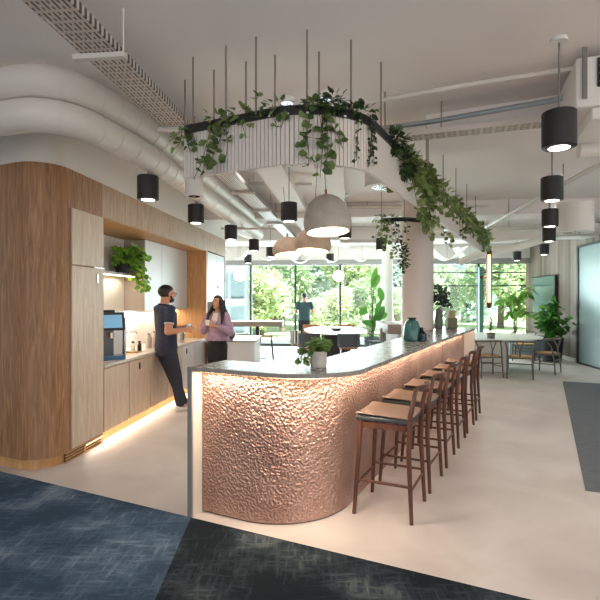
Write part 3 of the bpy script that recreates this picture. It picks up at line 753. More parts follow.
# lengths along the rail: 0 at the left end, .7 start of the curve, 1.6 end of the curve
def ssway(k=.12): return (rnd.uniform(-k,k), rnd.uniform(-k,k))
vine('small dark vine with round leaves drooping from the left end of the planter rail', [(RS(.02,dz=0), .16, (-.08,0)), (RS(.06,dz=0), .2, (.02,0)), (RS(.1,dz=0),.14,(-.05,0)), (RS(.03,dz=0),.24,(.12,0)), (RS(.05,dz=0), .12, (-.16,-.02))], LEAF, .055, step=.03)
vine('long vine hanging below the left part of the planter rail, lowest tip over the kitchen', [(RS(.05,dz=0), .3, (.17,0)), (RS(.38,dz=0), .34, (-.14,0)), (RS(.42,dz=0),.3,(-.05,0)), (RS(.33,dz=0), .4, (-.18,0)), (RS(.45,dz=0), .2, (.12,0)), (RS(.4), .44, (-.2,0))], LEAF, .056, step=.038)
vine('sprigs of leaves lying along the rail left of the centre', [(RS(.25), .08, (.1,0)), (RS(.4), .1, (.05,0)), (RS(.55),.12,(.05,0))], LEAFO, .055, bush=[(RS(.35),(.12,.06,.05),22), (RS(.52),(.12,.06,.05),20)])
vine('small clump with upright sprig near the two round ceiling lights', [(RS(.78), .18, (.02,0)), (RS(.85),.16,(-.02,0)), (RS(.74),.08,(-.08,0))], LEAF, .05, bush=[(RS(.8),(.12,.05,.05),26), (RS(.68,dz=.09),(.03,.03,.05),6)])
vine('biggest hanging vine at the front centre of the planter, reaching down to the pendants', [(RS(1.0+.03*k), L, s) for k, (L, s) in enumerate([(.3,(-.05,0)),(.42,(-.03,0)),(.5,(.03,0)),(.36,(.08,0)),(.3,(.1,0)),(.42,(.0,0)),(.3,(-.1,0))])], LEAF, .06, bush=[(RS(1.05),(.13,.06,.04),36)], step=.034)
vine('dense dark bush of small leaves on the planter right of the centre', [(RS(1.25),.1,(0,0))], LEAFD, .042, bush=[(RS(1.2,dz=.05),(.1,.07,.07),100), (RS(1.36,dz=.03),(.13,.07,.045),80)])
vine('thin string-like plant with bead leaves hanging single from the curve', [(RS(1.38), .36, (0,0))], LEAFD, .026, step=.012, wob=.015)
vine('twin strands of bead-leaved plant right of the single string', [(RS(1.5), .36, (.0,0)), (RS(1.54), .36, (.02,0)), (RS(1.57),.3,(-.02,0))], LEAFG, .028, step=.012, wob=.015)
def RA(a_, dz=.02): return W(a_, 1.27, ZR+dz)
vine('dark dense fern-like clump where the rail turns towards the windows', [(RA(.95+.05*k), .14, (0,0)) for k in range(3)], LEAFD, .05, bush=[(RA(1.02),(.08,.14,.1),180), (RA(1.28,-.1),(.08,.14,.12),190)], step=.03)
vine('large round-leaved vine cascading over the rail in front of the column', [(RA(1.3+.16*k), rnd.uniform(.3,.5), ssway(.08)) for k in range(9)], LEAFO, .078, step=.03, bush=[(RA(1.3+.15*k,-.06),(.08,.1,.1),28) for k in range(9)])
vine('lowest leafy tail hanging beside the right edge of the column', [(RA(2.05+.1*k,-.05), L, ssway(.05)) for k, L in enumerate((.55,.6,.5,.3))], LEAFO, .075, step=.028)
vine('farthest vine at the right end of the planter rail above the brass tube lamp', [(RA(2.9+.28*k), rnd.uniform(.22,.38), ssway(.04)) for k in range(18)], LEAFO, .08, step=.035, bush=[(RA(2.8+.3*k,-.03),(.1,.16,.09),20) for k in range(17)])
vine('vine on the short planter left of the thick column, over the black lamp', [(pp[0]+Vector((.03*k,0,ZR)), L, (-.1+.05*k,0)) for k, L in enumerate((.3,.5,.4,.2,.6))], LEAFO, .07, group='trailing plants behind the column', bush=[(pp[0]+Vector((.1,0,ZR+.03)),(.2,.06,.05),50)], step=.045)
vine('thin pale vine dangling between the two columns', [(Vector((1.5,7.64,ZR)), .62, (.02,0)), (Vector((1.55,7.64,ZR)), .5, (-.03,0))], LEAFG, .04, group='trailing plants behind the column', step=.03)
vine('dark hanging bunch touching the left edge of the thick column', [(Vector((1.62+.02*k,7.6,ZR)), .85, (0,0)) for k in range(2)], LEAFD, .05, group='trailing plants behind the column', step=.1, bush=[(Vector((1.62,7.62,2.25)),(.08,.06,.22),90)])
vine('small leafy tail under the short planter right of the column', [(Vector((2.36,8.0,ZR)), .4, (.1,0)), (Vector((2.4,8.1,ZR)), .35, (0,0))], LEAFO, .08, group='trailing plants behind the column', step=.05)
# ================================================================ LAMPS
def canister():
    t = thing('pendant_spotlight', '', 'pendant lamp')
    MB().lathe([(.0,.0),(.095,.0),(.1025,.004),(.1025,.222),(.097,.228),(0,.228)], (0,0,0), 32).build('shade', BLACK, t)
    MB().lathe([(.0,-.004),(.062,-.004),(.064,-.001),(.0,-.001)], (0,0,0), 24).build('lens', GLOWC, t)
    MB().tube([(0,0,.228),(0,0,.70)], .006, 6).build('cable', WIRE, t)
    MB().lathe([(.0,.70),(.05,.70),(.055,.672),(.0,.672)][::-1], (0,0,0), 20).build('ceiling_rose', WHITE, t)
    return t
can0 = None
ZC = 2.68
cans = [((559,130),'large black canister lamp nearest the camera, at the upper right'), ((552,189),'second black canister lamp down the right row'), ((550,218),'third black canister lamp of the right row, beside the white drum'),
 ((549,234.6),'fourth black canister lamp of the right row above the plank wall'), ((544,249.4),'last black canister lamp of the right row, over the screen'), ((517,256),'small black canister lamp near the window right of the brass tube'),
 ((148,188),'black canister lamp in front of the white bulkhead, nearest the oak block'), ((196,214),'second black canister lamp along the white bulkhead'), ((231,232.5),'third black canister lamp along the bulkhead, at the end of the oak fascia'),
 ((254,245),'black canister lamp just right of the end of the oak fascia'), ((248,259),'tiny far black canister lamp above the paper globe at left'), ((270.5,252),'black canister lamp touching the left side of the tan pendant'),
 ((289,212),'large black canister lamp hanging left of the big dome pendant'), ((330,258),'tiny far black canister lamp below the tan dome pendants'), ((345,231),'black canister lamp at the right edge of the big dome pendant'), ((381,244),'black canister lamp left of the slim column, under the vine')]
for i, ((x, y), l) in enumerate(cans):
    Yc = F*(ZC-HC)/(299-y); p = P(x, y, Yc)
    if can0 is None: o = can0 = canister()
    else: o = dup(can0)
    o.location = (p.x, p.y, ZC-.114); tag(o, l, 'pendant lamp', 'black canister pendants')
    spot('canister_beam', (p.x, p.y, ZC-.13), 24, WARMW, 100, .06)
# dome pendants
def dome(label, x, y, Y, R, H, m, tilt=0):
    p = P(x, y, Y)
    t = thing('dome_pendant', label, 'pendant lamp', tuple(p), group='plaster dome pendants')
    prof = [(.0,H*.5)]
    n = 14
    for k in range(1, n+1):
        th = PI/2*k/n*1.2; prof.append((R*math.sin(min(th, PI/2))*(1 if th < PI/2 else 1-.1*((th-PI/2)/(PI/2*.2))**1.6), H*.5-H*(.5*(1-math.cos(th))*1.0)/.655))
    prof = [(r, z) for r, z in prof]
    zi = prof[-1][1]; ri = prof[-1][0]
    inn = [(r*.93, z-.012) for r, z in prof[::-1][1:]]
    MB().lathe(prof+[(ri*.95, zi)]+[(max(r-.012,0), z-.008) for r, z in prof[::-1][1:]], (0,0,0), 40).build('shade', m, t)
    MB().lathe([(0,zi+.012),(ri*.9,zi+.012),(ri*.93,zi+.02),(0,zi+.02)], (0,0,0), 32).build('diffuser', GLOWW, t)
    MB().cyl((0,0,0), .012, H*.5-.01, H*.5+.05, 12).build('cap', BRASS, t)
    MB().tube([(0,0,H*.5),(0,0,CZ-p.z)], .004, 6).build('cable', WIRE, t)
    t.rotation_euler = (-.1, tilt, 0)
    point('pendant_light', (p.x, p.y, p.z+zi-.08), 6, WARM, .1)
dome('largest grey plaster dome pendant, front one above the bar', 327, 213.5, 4.6, .226, .36, SHADE, -.05)
dome('middle tan plaster pendant partly behind the large grey dome', 313, 240, 5.9, .225, .28, SHADET, .06)
dome('flattest tan plaster pendant, leftmost of the three', 288, 246, 6.9, .225, .25, SHADET, -.08)
# brass tube lamp
p = P(489, 278.5, 10.0)
t = thing('tube_pendant', 'glowing capsule lamp in a brass frame hanging over the round table', 'pendant lamp', tuple(p))
MB().tube([p+Vector((0,0,-.52)), p+Vector((0,0,.52))], .032, 16).build('tube', mat('tube_glow', (255,235,200), .5, emit=(255,216,160), es=1.6), t, world=True)
MB().cap(p+Vector((0,0,.53)), p+Vector((0,0,.56)), .055, .05, 16).build('end_cap', BRONZE, t, world=True)
MB().cap(p+Vector((0,0,-.56)), p+Vector((0,0,-.53)), .05, .055, 16).build('end_cap', BRONZE, t, world=True)
for s in (-1, 1): MB().bar(p+Vector((s*.046,0,-.54)), p+Vector((s*.046,0,.54)), .02, .03).build('frame', BRONZE, t, world=True)
MB().tube([p+Vector((-.06,0,.02)), p+Vector((-.12,0,.02))], .014, 10).build('arm', BRASS, t, world=True)
MB().ell(p+Vector((-.15,0,.02)), (.04,.04,.04)).build('knob', BLACK, t, world=True)
MB().tube([p+Vector((0,0,.6)), (p.x,p.y,CZ)], .004, 6).build('cable', WIRE, t, world=True)
point('tube_light', (p.x,p.y-.3,p.z), 4, WARM, .1)
# paper globes
for x, y, Y, R, l in ((240,275,14,.18,'white paper globe lamp glowing at the left windows'), (338.5,276,14,.16,'white paper globe lamp glowing in front of the middle window')):
    p = P(x, y, Y); t = thing('globe_lamp', l, 'lamp', tuple(p), group='paper globe lamps')
    MB().ell(p, (R,R,R), 20, 14).build('globe', GLOBE, t, world=True)
    MB().tube([p+Vector((0,0,R)), (p.x,p.y,CZ)], .005, 6).build('cable', WIRE, t, world=True)
# folded white sails near the window
for k, (x, y, s, l) in enumerate(((238,253,1.0,'leftmost folded white ceiling sail above the windows'), (268,254,1.1,'second folded white ceiling sail, left of the tan pendants'), (300,257,1.2,'folded white ceiling sail just below the tan pendants'), (332,256,1.1,'folded white ceiling sail above the middle globe lamp'), (362,255,1.1,'folded white ceiling sail left of the slim column'), (447,254,1.3,'folded white ceiling sail right of the thick column'), (470,255,1.0,'folded white ceiling sail beside the tube lamp'))):
    Y = 12.6; p = P(x, y, Y); w = .36*s
    mb = MB()
    for i in range(8):
        x0, x1 = -w+2*w*i/8, -w+2*w*(i+1)/8
        f = lambda u: .18-.34*abs(math.cos(PI*(u/w)*.5))
        mb.band([(x0,-.25),(x1,-.25)], [(x0,.25),(x1,.25)], 0, .012)
        n = len(mb.v)-8
        for q in range(8): v = mb.v[n+q]; v.z += f(v.x)
    o = mb.build('ceiling_sail', mat('sail_white', (238,234,228), .7), loc=None); o.location = p; tag(o, l, 'ceiling sail', 'folded white ceiling sails')
    MB().tube([(0,0,-.14),(0,0,CZ-p.z)], .004, 5).build('cable', WIRE, o)
# round ceiling lights
for x, y, l in ((287,98,'small round ceiling light left of the rail rod'), (325.5,93,'small round ceiling light behind the dense dark bush')):
    Yc = F*(CZ-HC)/(299-y); p = P(x, y, Yc); t = thing('ceiling_light', l, 'ceiling light', (p.x,p.y,CZ), group='round ceiling lights')
    MB().lathe([(.0,-.05),(.05,-.05),(.068,-.04),(.07,-.001),(0,-.001)], (0,0,0), 24).build('housing', WHITE, t)
    MB().lathe([(0,-.056),(.05,-.056),(.052,-.051),(0,-.051)], (0,0,0), 24).build('diffuser', mat('cool_disc', (215,225,245), .5, emit=(210,222,245), es=1.2), t)

# ================================================================ CEILING SERVICES
def cat(pts, n=4):                       # smooth polyline
    pts = [Vector(p) for p in pts]; out = []
    for i in range(len(pts)-1):
        p0, p1, p2, p3 = pts[max(i-1,0)], pts[i], pts[i+1], pts[min(i+2,len(pts)-1)]
        for k in range(n):
            t = k/n; out.append(.5*((2*p1)+(p2-p0)*t+(2*p0-5*p1+4*p2-p3)*t*t+(3*p1-p0-3*p2+p3)*t**3))
    out.append(pts[-1]); return out
plan = [(-4.2,4.25),(-3.0,3.85),(-2.2,3.62),(-1.9,3.56),(-1.68,3.7),(-1.56,4.05),(-1.43,4.63),(-1.33,5.58),(-1.22,6.6),(-1.05,8.2),(-.85,10.0)]
for z, l, y1, r in ((3.18,'upper of the two fat white round ducts above the kitchen',-2,.12), (2.935,'lower of the two fat white round ducts above the kitchen',-1,.12)):
    pts = cat([(x, y, z) for x, y in plan])
    t = thing('round_duct', l, 'duct', (-1.43,4.63,z), group='white round ducts')
    MB().tube(pts, r, 28).build('duct', PIPEM, t, world=True, smooth=50)
    for k in (8, 14, 18, 20, 22, 24, 25, 26, 27, 28, 29, 30, 32, 34):
        if k+1 < len(pts):
            d = (pts[k+1]-pts[k]).normalized(); MB().tube([pts[k]-d*.008, pts[k]+d*.008], r+.004, 28).build('joint_band', PIPEM, t, world=True)
# perforated cable tray along the room
def TR(Y, d, z=3.1): return Vector((-.95+.11*(Y-4.35), Y, z))+CN*d
t = thing('cable_tray', 'long perforated white cable tray running along the ceiling at left', 'cable tray', (0,0,3.1))
th = math.atan2(CD.x, CD.y)
t.location = TR(2, .12); t.rotation_euler = (0,0,-th)
MB().box((0,5.0,0), (.235,11.0,.004)).build('base', TRAY, t, smooth=0)
for s in (-1, 1): MB().box((s*.119,5.0,.025), (.004,11.0,.05)).build('side', TRAY, t, smooth=0)
for k in range(7): MB().tube([(-.1,.6+1.5*k,.0),(-.1,2.1+1.5*k,.012)], .006, 5).build('cable', PIPEM, t)
for k, Y in enumerate((2.98, 4.27, 5.6, 6.87, 8.26, 9.6)):
    br = MB(); y = Y-2
    br.box((0,y,-.022), (.33,.04,.03))
    br.tube([(.15,y,-.03),(.15,y,.26)], .006, 6); br.tube([(-.15,y,-.03),(-.15,y,.26)], .006, 6)
    br.build('bracket', PIPEM, t)
# cross-tray and pipes on the right
def pipe(name, label, pts, r, m=PIPEM, cat_='pipe', seg=12, rods=0):
    t = thing(name, label, cat_, tuple(pts[0]))
    MB().tube(pts, r, seg).build('tube', m, t, world=True)
    if rods:
        for k in range(rods):
            q = Vector(pts[0]).lerp(Vector(pts[-1]), (k+.5)/rods)
            MB().tube([q, (q.x,q.y,CZ)], .006, 6).build('rod', RODM, t, world=True)
pipe('conduit', 'blue-grey metal conduit crossing the ceiling towards the big canister lamp', [(.75,4.6,3.2),(1.175,4.43,3.2),(2.05,3.94,3.2),(2.3,3.85,3.24)], .022, GALV, 'pipe')
pipe('pipe', 'white pipe just above the blue-grey conduit at the upper right', [(-.9,4.9,3.27),(1.3,3.9,3.3),(2.0,3.62,3.3),(2.15,3.4,3.25),(3.6,2.9,3.25)], .018)
pipe('pipe', 'diagonal white pipe running past the second canister lamp to the window', [(3.05,3.0,3.1),(3.33,5.44,3.1),(3.86,10.07,3.1),(4.05,12,3.1)], .03, rods=4)
pipe('pipe', 'long white pipe crossing the ceiling behind the column', [P(340,207,8.9), P(620,206,8.6)], .035, rods=5)
pipe('pipe', 'lower white pipe crossing the ceiling above the tube lamp', [P(420,230,11.2), P(600,226,10.9)], .05, rods=3)
pipe('pipe', 'white pipe crossing at the left behind the hanging planter', [P(215,203,8.6), P(272,206,8.5)], .02)
pipe('pipe', 'thin white pipe above the large canister at centre left', [P(228,183,7.2), P(312,184,7.2)], .02, rods=2)
pipe('pipe', 'white rail carrying canisters left of the tan pendants', [P(221,228.5,8.4), P(275,229,8.4)], .018)
pipe('pipe', 'white pipe above the vine-covered short planter', [P(340,241,12), P(400,241,12)], .05)
pipe('pipe', 'short white pipe over the flattest tan pendant', [P(262,213,9), P(345,210,9)], .02, rods=3)
pipe('duct', 'white flexible duct sagging towards the plank wall', cat([P(460,262,12.2), P(485,252,11.8), P(515,247,11.2), P(540,240,10.6), P(575,225,10)]), .09, PIPEM, 'duct', 16)
pipe('round_duct', 'white round duct at the far right end above the plank wall', [P(488,238,10.5), P(600,228,9.2)], .10, PIPEM, 'duct', 20)
pipe('round_duct', 'large white duct between the kitchen bulkhead and windows', [P(205,210,9.5)+Vector((0,0,-.0)), P(300,258,17)], .16, PIPEM, 'duct', 20)
t = thing('cable_tray', 'short perforated tray crossing the ceiling right of the planter', 'cable tray', (.9,4.55,3.08))
dvec = Vector((.892,-.31,0)).normalized(); t.rotation_euler = (0,0,math.atan2(dvec.y,dvec.x)-PI/2)
MB().box((0,1.2,0), (.16,2.9,.004)).build('base', TRAY, t, smooth=0)
for s in (-1, 1): MB().box((s*.08,1.2,.02), (.004,2.9,.045)).build('side', TRAY, t, smooth=0)
for y in (.4, 1.6): MB().tube([(.06,y,0),(.06,y,.28)], .006, 6).build('rod', RODM, t)
# down-stand beams
def beam(nm, c, d, L, w, z0):
    c = Vector(c); d = Vector(d).normalized(); n = Vector((-d.y, d.x, 0))
    struct(MB().band([c-n*w/2, c+d*L-n*w/2], [c+n*w/2, c+d*L+n*w/2], z0, CZ-.001).build(nm, CEIL, loc=tuple(c)))
beam('trim_4', (1.35,5.0,0), (.892,-.4,0), 8, .7, 3.16)
beam('trim_5', (-2.0,9.6,0), (.994,-.11,0), 9.5, .6, 3.1)
beam('trim_6', (-2.0,12.6,0), (.994,-.11,0), 9.5, .6, 3.05)
beam('trim_7', (-.45,5.4,0), CD, 9, .35, 3.2)
beam('trim_8', (.35,6.0,0), CD, 9, .35, 3.2)
# square dark vents above pendants
for x, y, Y, l in ((290,195,8.6,'dark square ceiling grille above the large canister lamp'), (275,240,13,'dark grille among the pipes left of the tan pendants')):
    p = P(x, y, Y); t = thing('ceiling_grille', l, 'grille', tuple(p)); MB().box(p, (.3,.3,.04)).build('frame', GREYMET, t, world=True)
    MB().box(p-Vector((0,0,.025)), (.24,.24,.01)).build('louvre', DARK, t, world=True)
    MB().tube([p, (p.x,p.y,CZ)], .01, 6).build('rod', RODM, t, world=True)
# drum diffusers
def drum(label, c, R, z0, z1):
    t = thing('drum_diffuser', label, 'air diffuser', (c[0],c[1],z0))
    MB().cyl((c[0],c[1],0), R, z0, z1, 40).build('drum', WHITE, t, world=True)
    MB().lathe([(R*.72,z0-.012),(R*1.02,z0-.012),(R*1.02,z0-.001),(R*.72,z0-.001)], (c[0],c[1],0), 40).build('rim', WHITE, t, world=True)
    MB().cyl((c[0],c[1],0), R*.7, z0-.006, z0-.001, 32).build('plate', GREYMET, t, world=True)
    vb = MB()
    for k in range(16):
        a_ = 2*PI*k/16; vb.bar((c[0]+R*.2*math.cos(a_), c[1]+R*.2*math.sin(a_), z0-.01), (c[0]+R*.68*math.cos(a_+.3), c[1]+R*.68*math.sin(a_+.3), z0-.01), .03, .006)
    vb.build('vanes', STEEL, t, world=True)
drum('white drum air diffuser under the planter just left of the thick column', (.93,5.35), .22, 2.83, 3.3)
drum('large white drum air diffuser at the right, beside the canister row', (4.1,7.3), .25, 2.60, 3.03)
drum('small white drum hanging by the left end of the planter', (-1.02,4.72), .085, 2.60, 2.80)
MB().tube([(0,0,.2),(0,0,CZ-2.60)], .008, 6).build('rod', RODM, bpy.data.objects['drum_diffuser.002'])
# fan coil unit
t = thing('fan_coil_unit', 'white ceiling air unit with dark grille in the top right corner', 'air conditioner', (2.4,3.5,2.9))
dv = Vector((.95,-.31,0)); nv = Vector((.31,.95,0))
o0 = Vector((1.95,3.46,0))
MB().band([o0, o0+dv*1.3], [o0+nv*.7, o0+dv*1.3+nv*.7], 2.95, 3.3).build('casing', WHITE, t, world=True, bevel=.01)
MB().band([o0+dv*.13-nv*.012, o0+dv*1.2-nv*.012], [o0+dv*.13-nv*.001, o0+dv*1.2-nv*.001], 3.08, 3.28).build('grille', DARK, t, world=True)
for k in range(3): MB().band([o0+dv*.14-nv*.02, o0+dv*1.19-nv*.02], [o0+dv*.14-nv*.013, o0+dv*1.19-nv*.013], 3.11+.055*k, 3.118+.055*k).build('louvre', GREYMET, t, world=True)
MB().bar(o0+dv*.05-nv*.02+Vector((0,0,3.0)), o0+dv*.05-nv*.02+Vector((0,0,3.36)), .03, .01).build('bracket', GREYMET, t, world=True)
MB().band([o0+dv*.1+nv*.02, o0+dv*1.3+nv*.02], [o0+dv*.1+nv*.6, o0+dv*1.3+nv*.6], 2.86, 2.949).build('outlet', WHITE, t, world=True, bevel=.01)
MB().tube([o0+dv*.2+nv*.9+Vector((0,0,2.92)), o0+dv*1.8+nv*.9+Vector((0,0,2.92))], .1, 20).build('pipe', WHITE, t, world=True)

# ================================================================ THINGS ON THE BAR
p = P(318.5, 367, 3.60)
t = thing('potted_plant', 'bushy green plant in a square concrete pot on the bar front', 'plant', (p.x,p.y,1.10))
pt = MB().lathe([(.0,0),(.054,0),(.058,.004),(.063,.118),(.056,.118),(.055,.1),(0,.1)], (0,0,0), 28).build('pot', CONC, t)
MB().cyl((0,0,0), .054, .098, .104, 20).build('soil', SOIL, t)
lf = MB(); r2 = random.Random(3); stb = MB()
for k in range(58):
    th = r2.uniform(0,2*PI); R = r2.uniform(.01,.085); top = Vector((R*math.cos(th), R*math.sin(th), .118+r2.uniform(.01,.085)*(1.2-R*6)))
    if k < 12: top = Vector((-.06-r2.uniform(0,.1), r2.uniform(-.06,.04), .118-r2.uniform(-.02,.10)))
    stb.tube([(top.x*.2,top.y*.2,.1),(top.x*.6,top.y*.6,.13),top], .0015, 4)
    for q in range(9):
        d = Vector((r2.gauss(0,1),r2.gauss(0,1),r2.gauss(0,.6))).normalized(); lf.leaf(top+d*.008*r2.random(), d, (r2.uniform(-.4,.4),-.3,1), r2.uniform(.02,.034), .026)
lf.build('leaves', leafmat('leaf_herb', (84,118,50), (116,150,72), (156,184,104)), t, smooth=0); stb.build('stems', STEM, t)
p = P(412, 341, 5.83)
t = thing('glass_vase', 'large teal ribbed glass vase standing on the bar', 'vase', (p.x,p.y,1.10))
MB().lathe([(0,0),(.085,0),(.1,.02),(.102,.10),(.092,.18),(.07,.235),(.045,.25),(.04,.265),(.048,.275),(.04,.275),(.035,.255),(.06,.23),(.085,.17),(.094,.1),(.09,.03),(0,.012)], (0,0,0), 36).build('glass', TEALG, t)
MB().lathe([(.05,.262),(.052,.27),(.05,.278),(.036,.278),(.036,.262)], (0,0,0), 24).build('rim', DARK, t)
p = P(421.5, 341.5, 5.78)
t = thing('glass_vase', 'small dark glass bottle vase right of the teal vase', 'vase', (p.x,p.y,1.10))
MB().lathe([(0,0),(.055,0),(.062,.015),(.06,.09),(.03,.12),(.018,.14),(.018,.165),(.012,.165),(.012,.14),(.0,.13)], (0,0,0), 28).build('glass', SMOKEG, t)
MB().tube([(0,0,.13),(.01,0,.15),(.05,.01,.148)], .003, 5).build('twig', mat('red_twig', (120,50,60), .7), t)
p = Vector((2.31,8.15,1.10))
t = thing('vase_with_branches', 'grey vase with dark leafy branches at the far end of the bar', 'vase', tuple(p))
MB().lathe([(0,0),(.05,0),(.06,.01),(.065,.18),(.05,.3),(.035,.34),(.03,.34),(.03,.3),(0,.28)], (0,0,0), 24).build('vase', mat('grey_vase', (96,98,96), .5), t)
lf, stb = MB(), MB(); r2 = random.Random(11)
for k in range(11):
    e = Vector((r2.uniform(-.12,.3), r2.uniform(-.12,.12), r2.uniform(.42,.72))); 
    pts = [Vector((0,0,.3)), Vector((e.x*.3,e.y*.3,.3+(e.z-.3)*.55)), e]; stb.tube(pts, .004, 5)
    for q in range(9):
        c = pts[1].lerp(pts[2], r2.random()**.6)+Vector((r2.gauss(0,.03),r2.gauss(0,.03),r2.gauss(0,.03))); d = Vector((r2.gauss(0,1),r2.gauss(0,1),r2.gauss(0,1)))
        lf.leaf(c, d, (0,-.7,.7), r2.uniform(.06,.1), .06)
lf.build('leaves', LEAFG, t, smooth=0); stb.build('branches', STEM, t)
p = P(451.2, 327.5, 8.35)
t = thing('square_vase', 'stepped khaki ceramic vase at the far end of the bar', 'vase', (p.x,p.y,1.10))
KH = mat('khaki_ceramic', (122,116,84), .6)
MB().box((0,0,.09), (.165,.165,.18)).build('body', KH, t, bevel=.008); MB().box((0,0,.24), (.12,.12,.12)).build('neck', mat('khaki_light', (166,150,116), .6), t, bevel=.006)
MB().tube([(0,0,.3),(0,0,.34)], .004, 5).leaf((0,0,.33),(0,0,1),(0,-1,0),.08,.05).build('leaf', LEAFG, t)

# shelf plant + shelf items
p = C(6.92,.50,1.967)
t = thing('potted_plant', 'bright green trailing plant in a dark pot on the niche shelf', 'plant', tuple(p))
MB().lathe([(0,0),(.09,0),(.105,.13),(.095,.13),(.09,.11),(0,.11)], (0,0,0), 24).build('pot', DARK, t)
lf, stb = MB(), MB(); r2 = random.Random(5)
for k in range(26):
    hang = k >= 15
    if hang: e = Vector((r2.uniform(.08,.3), r2.uniform(-.12,.35), r2.uniform(-.3,.0)))
    else: e = Vector((r2.uniform(-.1,.28), r2.uniform(-.3,.3), r2.uniform(.12,.32)))
    mid = Vector((e.x*.6, e.y*.6, max(e.z,.16)+.06)); pts = cat([(0,0,.1), mid, e], 4); stb.tube(pts, .003, 5)
    for q in range(13):
        c = pts[min(len(pts)-1, 2+int(r2.random()*(len(pts)-2)))]+Vector((r2.gauss(0,.035),r2.gauss(0,.035),r2.gauss(0,.035)))
        lf.leaf(c, (r2.gauss(0,1)+.4,r2.gauss(0,1),r2.gauss(-.5,.6)), (.5,-.6,.8), r2.uniform(.07,.11), .075)
lf.build('leaves', LEAFB, t, smooth=0); stb.build('stems', STEM, t)
p = C(6.35,.6,1.967)
t = thing('potted_plant', 'small dark upright plant beside the trailing shelf plant', 'plant', tuple(p))
MB().lathe([(0,0),(.05,0),(.06,.09),(0,.09)], (0,0,0), 20).build('pot', CONC, t)
lf = MB()
for k in range(26): a_ = k*2.4; lf.leaf((0,0,.08+.005*k), (math.cos(a_)*.5,math.sin(a_)*.5,1), (math.cos(a_),math.sin(a_),0), .14, .035)
lf.build('leaves', LEAFD, t, smooth=0)
for k, (dy, hh, m_) in enumerate(((5.75,.10,CONC),(5.95,.12,GREYP))):
    p = C(dy,.58,1.967); tag(MB().box((0,0,hh/2),(.14,.16,hh)).build('storage_box', m_, loc=tuple(p), bevel=.006), ('pale storage box on the niche shelf nearest the tall cupboard','grey storage box on the shelf beside the small plant')[k], 'box')

# ================================================================ FAR FURNITURE
# high table left
t = thing('high_table', 'high wooden table with thick plank top and black legs by the left windows', 'table', (-1.5,13.3,0))
OAKT = noisy('table_wood', [(.3,(132,112,98)),(.7,(168,148,132))], scale=(1,12,12), nscale=3, rough=.5)
MB().box((-1.62,13.3,.94), (2.3,.9,.13)).build('tabletop', OAKT, t, world=True, bevel=.01)
MB().box((-.465,13.3,.94), (.02,.9,.135)).build('end_cap', WHITE, t, world=True)
for x in (-1.15, -2.5):
    MB().box((x,13.3,.44), (.1,.1,.875)).build('leg', BLACK, t, world=True); MB().box((x,13.3,.01), (.5,.5,.02)).build('foot_plate', BLACK, t, world=True, bevel=.004)
def simple_stool(label, x, y, h, rz=0, src=None):
    t = thing('low_stool', label, 'stool', (x,y,0), rz, 'wood-topped stools at the high table')
    MB().box((0,0,h-.02), (.36,.3,.04)).build('seat', CORD, t, bevel=.008)
    for sx in (-1,1):
        for sy in (-1,1): MB().tube([(sx*.2,sy*.17,0),(sx*.14,sy*.1,h-.04)], .016, 8).build('leg', BLACK, t)
    MB().box((0,-.15,.2),(.34,.02,.02)).build('stretcher', BLACK, t)
simple_stool('stool with pale wood seat and splayed black legs right of the table pedestal', -.9, 12.9, .64)
simple_stool('stool half hidden under the left part of the high table', -1.55, 13.1, .66, .3)
# white island behind woman
t = thing('island_unit', 'low white box unit right behind the woman in lilac', 'cabinet', (-1.15,9.6,0))
MB().box((-1.28,9.7,.40), (.88,1.3,.80)).build('body', WHITEW, t, world=True, bevel=.004)
MB().box((-1.28,9.7,.815), (.92,1.34,.028)).build('top', STONE, t, world=True, bevel=.003)
p = Vector((-1.32,9.25,.83)); t = thing('round_vase', 'grey round vase on the low white unit behind the woman', 'vase', tuple(p))
MB().lathe([(0,0),(.05,0),(.1,.06),(.11,.13),(.08,.2),(.04,.22),(.04,.25),(.03,.25),(0,.2)], (0,0,0), 24).build('body', GREYMET, t)
# white dining table
t = thing('dining_table', 'large white dining table in front of the middle windows', 'table', (1.0,13.2,0))
MB().rings([((.97,13.7,.71),.84,1.68),((.97,13.7,.74),.86,1.7)], 40).build('tabletop', mat('table_white', (236,234,230), .3), t, world=True)
for y in (12.8,14.2): MB().box((.97,y,.35), (.7,.08,.7)).build('leg', BLACK, t, world=True)
p = Vector((.98,13.2,.742)); t = thing('fruit_bowl', 'shallow dark boat-shaped bowl on the white dining table', 'bowl', tuple(p))
MB().lathe([(0,0),(.08,0),(.15,.04),(.22,.07),(.21,.07),(.14,.045),(0,.02)], (0,0,0), 28, sy=.45).build('bowl', mat('bowl_dark', (74,66,58), .5), t)
def dchair(label, x, y, rz, back=GREYFAB, seat=TERRA, grp='chairs around the white dining table'):
    t = thing('dining_chair', label, 'chair', (x,y,0), rz, grp)
    MB().rings([((0,0,.43),.22,.21),((0,0,.47),.235,.225)], 28).build('seat', seat, t)
    bb = MB(); n = 10
    A = [(.25*math.sin(PI*(k/n-.5)*.9), -.24*math.cos(PI*(k/n-.5)*.7)+.0) for k in range(n+1)]
    B = [(.27*math.sin(PI*(k/n-.5)*.9), -.27*math.cos(PI*(k/n-.5)*.7)-.0) for k in range(n+1)]
    bb.band(A, B, .48, .8).build('backrest', back, t, bevel=.01)
    for sx in (-1,1):
        for sy in (-1,1): MB().tube([(sx*.23,sy*.22,0),(sx*.18,sy*.16,.43)], .011, 8).build('leg', CHROME, t)
        MB().tube([(sx*.2,-.16,.43),(sx*.22,-.2,.55)], .011, 8).build('back_post', CHROME, t)
dchair('grey dining chair with chrome legs at the near left corner of the white table', .2, 11.6, .15)
dchair('grey dining chair with tan seat at the near right of the white table', 1.15, 11.55, -.1)
dchair('chair with black and white striped back at the left side of the table', .02, 12.6, -1.15, STRIPE, TERRA)
